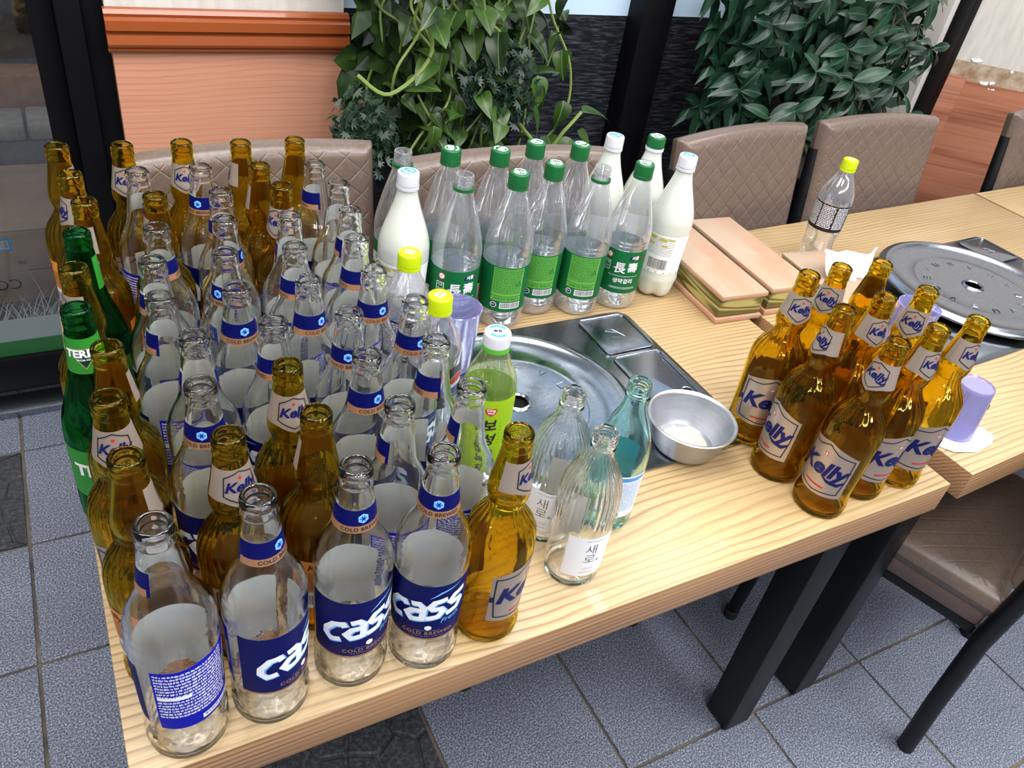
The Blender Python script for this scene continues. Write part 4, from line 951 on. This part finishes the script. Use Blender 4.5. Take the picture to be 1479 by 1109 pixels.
# ------------------------------------------------------------------ bowl, cups, boxes, tissues
bw_ = empty('steel_bowl', (0.724, 0.193, TZ+0.0045)); tag(bw_, 'round aluminium bowl on the edge of the grill plate', 'bowl')
MB().lathe([(r, z) for r, z in [(0.0, 0.0), (0.036, 0.0), (0.042, 0.002), (0.046, 0.008), (0.0565, 0.043), (0.0585, 0.0455), (0.0608, 0.0465), (0.0616, 0.0482), (0.0602, 0.0494), (0.0572, 0.0485), (0.0555, 0.045), (0.0450, 0.0095), (0.041, 0.0035), (0.0, 0.0030)]], 80).build('bowl_shell', 'aluminium', bw_, 50)
MB().lathe([(0.0, 0.0034), (0.0385, 0.0034), (0.0388, 0.0030)], 48).build('residue', 'residue' if 'residue' in MATS else pbr('residue', (206, 200, 178), 0.3).name, bw_)
def cup(x, y, z, flip, label):
    c = empty('plastic_cup', (x, y, z)); tag(c, label, 'cup', 'purple plastic cups')
    pf = [(0.0, 0.003), (0.026, 0.003), (0.0275, 0.0), (0.0285, 0.004), (0.0345, 0.098), (0.0352, 0.0995), (0.0340, 0.100), (0.0330, 0.098), (0.0270, 0.006), (0.0, 0.0055)]
    if flip: pf = [(r*0.93, 0.086-z*0.86) for r, z in pf]
    MB().lathe(pf, 56).build('cup_wall', 'cup_plastic', c, 45)
    return c
cup(0.488, 0.452, TZ+0.0078, False, 'upright purple plastic cup standing behind the green tea bottle')
cup(1.250, 0.268, TZ, False, 'upright purple plastic cup behind the nine amber bottles')
cc = cup(1.168, 0.088, TZ+0.0015, True, 'upturned purple plastic cup on a white napkin')
MB().tube([(0.018, -0.0235, 0.060), (0.0165, -0.0242, 0.052), (0.0190, -0.0228, 0.050)], 0.0006, 6).build('scratch_mark', 'ink', cc)
rg = random.Random(4); mb = MB(); P = [(1.112, 0.062), (1.122, 0.046), (1.160, 0.034), (1.200, 0.038), (1.226, 0.050), (1.222, 0.072), (1.205, 0.085), (1.205, 0.115), (1.160, 0.122), (1.120, 0.105)]
n = len(P); cxy = (sum(p[0] for p in P)/n, sum(p[1] for p in P)/n)
vs = [(x-cxy[0], y-cxy[1], 0.0010+0.0012*(i % 2)) for i, (x, y) in enumerate(P)]+[((x-cxy[0])*0.6, (y-cxy[1])*0.6, 0.0006) for x, y in P]+[(0, 0, 0.0006)]
mb.add(vs, [(i, (i+1) % n, n+(i+1) % n, n+i) for i in range(n)]+[(n+i, n+(i+1) % n, 2*n) for i in range(n)])
o = mb.build('paper_napkin', 'tissue', None, 0); o.location = (cxy[0], cxy[1], TZ+0.0002); tag(o, 'crumpled white paper napkin under the upturned purple cup', 'napkin')
def wood_box(x, y, rz, W, D, H, label):
    b = empty('wooden_box', (x, y, TZ), rz); tag(b, label, 'box', 'closed pink-lidded wooden boxes')
    MB().box((0, 0, 0), (W, D, 0.010), 0, 0.002).build('base_board', 'box_lid_wood', b)
    MB().box((0.004, 0.004, 0.010), (W-0.004, D-0.004, H-0.010), 0, 0.001).build('side_wall', 'bamboo_olive', b)
    MB().box((0, 0, H-0.010), (W, D, H), 0, 0.003).build('lid', 'box_lid_wood', b)
wood_box(0.980, 0.438, R(-4), 0.100, 0.262, 0.055, 'closed wooden box with pinkish lid, nearer the milky white bottle')
wood_box(1.0925, 0.436, R(-4), 0.100, 0.268, 0.055, 'closed wooden box with pinkish lid, nearer the tissue box')
tb = empty('tissue_box', (1.213, 0.357, TZ), R(-6)); tag(tb, 'low olive-sided wooden tissue box with white tissue pulled out', 'tissue box')
MB().box((0, 0, 0), (0.118, 0.20, 0.038), 0, 0.001).build('side_wall', 'bamboo_olive', tb)
MB().box((-0.002, -0.002, 0.038), (0.120, 0.202, 0.044), 0, 0.002).build('lid', 'box_lid_wood', tb)
MB().box((-0.0012, 0.120, 0.020), (0.0, 0.165, 0.026)).build('slot', 'ink', tb, 0)
mb = MB(); nx, ny = 22, 12; vs = []
for j in range(ny+1):
    for i in range(nx+1):
        u, v = i/nx, j/ny; x = 0.02+0.085*u+0.012*v*(2*u-1); y = 0.085+0.02*math.sin(u*5.0)*v+0.028*v+0.006*math.sin(u*17+v*4); z = 0.044+0.062*v*(0.72+0.28*u)-0.012*v*v*math.sin(u*PI*1.0)
        vs.append((x, y, z))
mb.add(vs, [(j*(nx+1)+i, j*(nx+1)+i+1, (j+1)*(nx+1)+i+1, (j+1)*(nx+1)+i) for j in range(ny) for i in range(nx)])
ts = mb.build('tissue_sheet', 'tissue', tb, 60)
sm = ts.modifiers.new('thick', 'SOLIDIFY'); sm.thickness = 0.0006
# ------------------------------------------------------------------ plants
def leaf_mesh(L, W, droop, fold, heart, mat, name='leaf'):
    n = 10; mb = MB(); vs = []
    for i in range(n+1):
        t = i/n; wd = W/2*(math.sin(PI*min(1, t*1.02))**0.8 if not heart else (math.sin(PI*(t**0.6))**0.75))
        if i == n: wd = 0.0004
        y = L*t; z = -droop*L*t*t
        for s in (-1, -0.5, 0, 0.5, 1): vs.append((s*wd, y, z+abs(s)*wd*fold+0.0))
    mb.add(vs, [(i*5+k, i*5+k+1, (i+1)*5+k+1, (i+1)*5+k) for i in range(n) for k in range(4)])
    return mb.mesh(name, [mat], 80)
def orient(o, d, up=Vector((0, 0, 1)), roll=0.0):
    d = Vector(d).normalized(); x = d.cross(up)
    if x.length < 1e-3: x = Vector((1, 0, 0))
    x.normalize(); z = x.cross(d); m = Matrix((x, d, z)).transposed()
    o.rotation_euler = (m @ Matrix.Rotation(roll, 3, 'Y')).to_euler()
rg = random.Random(21)
pt = empty('leafy_plant', (1.93, 1.22, 0)); tag(pt, 'dark green potted plant with whorls of glossy leaves beside the stone wall', 'plant')
MB().lathe([(0.0, 0.0), (0.15, 0.0), (0.155, 0.01), (0.19, 0.58), (0.20, 0.60), (0.20, 0.62), (0.185, 0.62), (0.18, 0.60), (0.0, 0.60)], 40).build('pot', 'black_frame', pt)
MB().lathe([(0.0, 0.606), (0.1, 0.609), (0.178, 0.604)], 30, mod=lambda r, z, a: 0.004*math.sin(9*a)).build('soil', 'soil', pt)
LM = [leaf_mesh(0.082, 0.033, 0.5, 0.25, False, 'leaf_dark'), leaf_mesh(0.076, 0.030, 0.8, 0.3, False, 'leaf_dark'), leaf_mesh(0.09, 0.036, 0.35, 0.2, False, 'leaf_dark')]
def whorl_spots(n, y0, y1, gap):
    W = []
    for k in range(n):
        for _ in range(60):
            x = rg.uniform(-0.36, 0.36); z = rg.uniform(0.68, 1.20); y = rg.uniform(y0, y1)+0.10*abs(x)
            if x < -0.22 and z < 0.74: continue
            if all((Vector((x, 0, z))-Vector((q.x, 0, q.z))).length > gap for q in W): W.append(Vector((x, y, z))); break
    return W
whorls = whorl_spots(50, -0.16, -0.02, 0.046)
for wi, c in enumerate(whorls):
    base = Vector((c.x*0.15, 0.06, 0.61))
    if wi % 2 == 0: MB().tube([base, base.lerp(c, 0.5)+Vector((0, 0.03, 0.04)), c], [0.006, 0.005, 0.003], 7).build('stem', 'branch', pt)
    nL = rg.choice((5, 6, 6, 7)); a0 = rg.uniform(0, 6.28)
    for k in range(nL):
        a = a0+2*PI*k/nL+rg.uniform(-.2, .2); d = Vector((math.cos(a), -0.45+0.25*rg.random(), math.sin(a)*0.7-0.25))
        o = put('leaf', rg.choice(LM), pt); o.location = c; orient(o, d, up=Vector((0, -0.75, 0.65)), roll=rg.uniform(-.4, .4)); s = rg.uniform(0.75, 1.1); o.scale = (s, s, s)
def leaf_mass(parent, spots, n, L, W, mat):
    mb = MB()
    for c in spots:
        a0 = rg.uniform(0, 6.28)
        for k in range(n):
            a = a0+2*PI*k/n; d = Vector((math.cos(a), -0.2+rg.uniform(-.3, .3), math.sin(a)-0.2)).normalized(); s = d.cross(Vector((0, -1, 0.4))).normalized(); f = rg.uniform(.7, 1.1); l, w_ = L*f, W*f
            mb.add([c, c+d*l*.3+s*w_*.45, c+d*l*.65+s*w_*.4, c+d*l-Vector((0, 0, l*.25)), c+d*l*.65-s*w_*.4, c+d*l*.3-s*w_*.45], [(0, 1, 2, 3, 4, 5)])
    o = mb.build('inner_leaves', [mat], parent, 0); o['kind'] = 'stuff'; return o
leaf_mass(pt, whorl_spots(130, -0.03, 0.08, 0.03), 6, 0.09, 0.034, 'leaf_dark')
vp = empty('trailing_vine', (0.822, 1.20, 0)); tag(vp, 'trailing vine with heart-shaped leaves beside the wood panelled column', 'plant')
LP = [leaf_mesh(0.062, 0.046, 0.35, 0.25, True, 'leaf_pothos'), leaf_mesh(0.05, 0.036, 0.6, 0.35, True, 'leaf_pothos')]
def vine(pts, rad=0.0028):
    P = [Vector(p) for p in pts]; out = []
    for i in range(len(P)-1):
        a = P[max(i-1, 0)]; b = P[i]; c = P[i+1]; d = P[min(i+2, len(P)-1)]
        for s in range(6):
            t = s/6; out.append(0.5*((2*b)+(c-a)*t+(2*a-5*b+4*c-d)*t*t+(3*b-a-3*c+d)*t*t*t))
    out.append(P[-1]); MB().tube(out, rad, 6).build('stem', 'vine_stem', vp); return out
V = []
for k in range(22):
    x = rg.uniform(-0.17, 0.22); y = rg.uniform(-0.10, 0.06); p = Vector((x, y, 1.18)); pts = [p.copy()]
    for s in range(rg.choice((4, 5, 6))):
        p = p+Vector((rg.uniform(-.07, .08), rg.uniform(-.03, .03), rg.uniform(-.11, -.05))); p.x = min(max(p.x, -.18), .23); pts.append(p.copy())
    V += vine(pts)
vine([(-0.16, -0.1, 1.06), (-0.12, -0.12, 0.95), (-0.20, -0.12, 0.87), (-0.26, -0.1, 0.90)], 0.004)
vine([(0.10, -0.1, 0.80), (0.17, -0.12, 0.74), (0.20, -0.14, 0.79), (0.235, -0.14, 0.83)], 0.004)
leaf_mass(vp, [Vector((rg.uniform(-.2, .2), rg.uniform(0.04, 0.14), rg.uniform(0.66, 1.2))) for _ in range(90)], 4, 0.07, 0.05, 'leaf_pothos')
for k in range(190):
    c = rg.choice(V)+Vector((rg.uniform(-.03, .03), rg.uniform(-.05, .02), rg.uniform(-.02, .02)))
    o = put('leaf', rg.choice(LP), vp); o.location = c; orient(o, (rg.uniform(-1, 1), rg.uniform(-1, -0.1), rg.uniform(-0.9, 0.5)), roll=rg.uniform(-.6, .6)); s = rg.uniform(0.7, 1.25); o.scale = (s, s, s)
o = put('leaf', LP[0], vp); o.location = (0.235, -0.14, 0.83); orient(o, (1, -0.2, 0.05)); o.scale = (1.2, 1.2, 1.2)
def fern(name, label, ctr, rx, rz_, n):
    f = empty(name, ctr); tag(f, label, 'plant'); mb = MB()
    for k in range(n):
        a, b = rg.uniform(0, 6.28), rg.uniform(0, 1)**0.5; c = Vector((rx*b*math.cos(a), rg.uniform(-.06, .04), rz_*b*math.sin(a))); d = Vector((rg.uniform(-1, 1), rg.uniform(-1, .1), rg.uniform(-1, 1))).normalized(); s = d.orthogonal().normalized()
        for q in range(5):
            ang = (q-2)*0.6; e = (d*math.cos(ang)+s*math.sin(ang)).normalized(); t = e.cross(d.cross(s)).normalized(); L = rg.uniform(.012, .02)
            mb.add([c, c+e*L*0.5+t*0.0025, c+e*L, c+e*L*0.5-t*0.0025], [(0, 1, 2, 3)])
    o = mb.build('leaves', ['leaf_fern'], f, 0); o['kind'] = 'stuff'
    MB().tube([(0, 0.03, -TZ*0.0-rz_*1.2), (0.01, 0.02, 0), (0.0, 0, rz_*0.7)], 0.006, 7).build('stem', 'branch', f)
fern('fern_clump', 'dark ferny clump in the middle of the trailing vine', (0.875, 1.13, 0.875), 0.085, 0.085, 420)
fern('fern_clump', 'dark ferny clump low against the wood panelled column', (0.605, 1.20, 0.755), 0.06, 0.085, 330)
bush = empty('flowering_bush', (-0.30, 3.75, 0.10)); tag(bush, 'dim flowering shrub in the ochre planter outside', 'plant')
mb = MB()
for k in range(900):
    c = Vector((rg.uniform(-.9, .6), rg.uniform(-.15, .3), rg.uniform(0.0, .9))); d = Vector((rg.uniform(-1, 1), rg.uniform(-1, .2), rg.uniform(-.6, .8))).normalized(); s = d.orthogonal().normalized(); L = rg.uniform(.05, .1)
    mb.add([c, c+d*L*.5+s*L*.2, c+d*L, c+d*L*.5-s*L*.2], [(0, 1, 2, 3)])
o = mb.build('leaves', ['leaf_fern'], bush, 0); o['kind'] = 'stuff'
for x, z in ((0.14, 0.52), (0.06, 0.60), (0.22, 0.75), (-0.1, 0.42), (0.18, 0.62)):
    MB().lathe([(0.0, -0.02), (0.02, -0.01), (0.035, 0.012), (0.012, 0.016), (0.0, 0.01)], 10, mod=lambda r, z, a: 0.25*r*math.cos(5*a), c=(x, -0.2), z0=z).build('flower', 'flower_pink', bush)
struct(MB().box((-4, 5.0, -0.05), (1.5, 5.1, 3.0)).build('backdrop_wall', 'asphalt', None, 0), 'dark backdrop wall added beyond the planter')  # added backdrop, keeps the bright world from showing behind the door
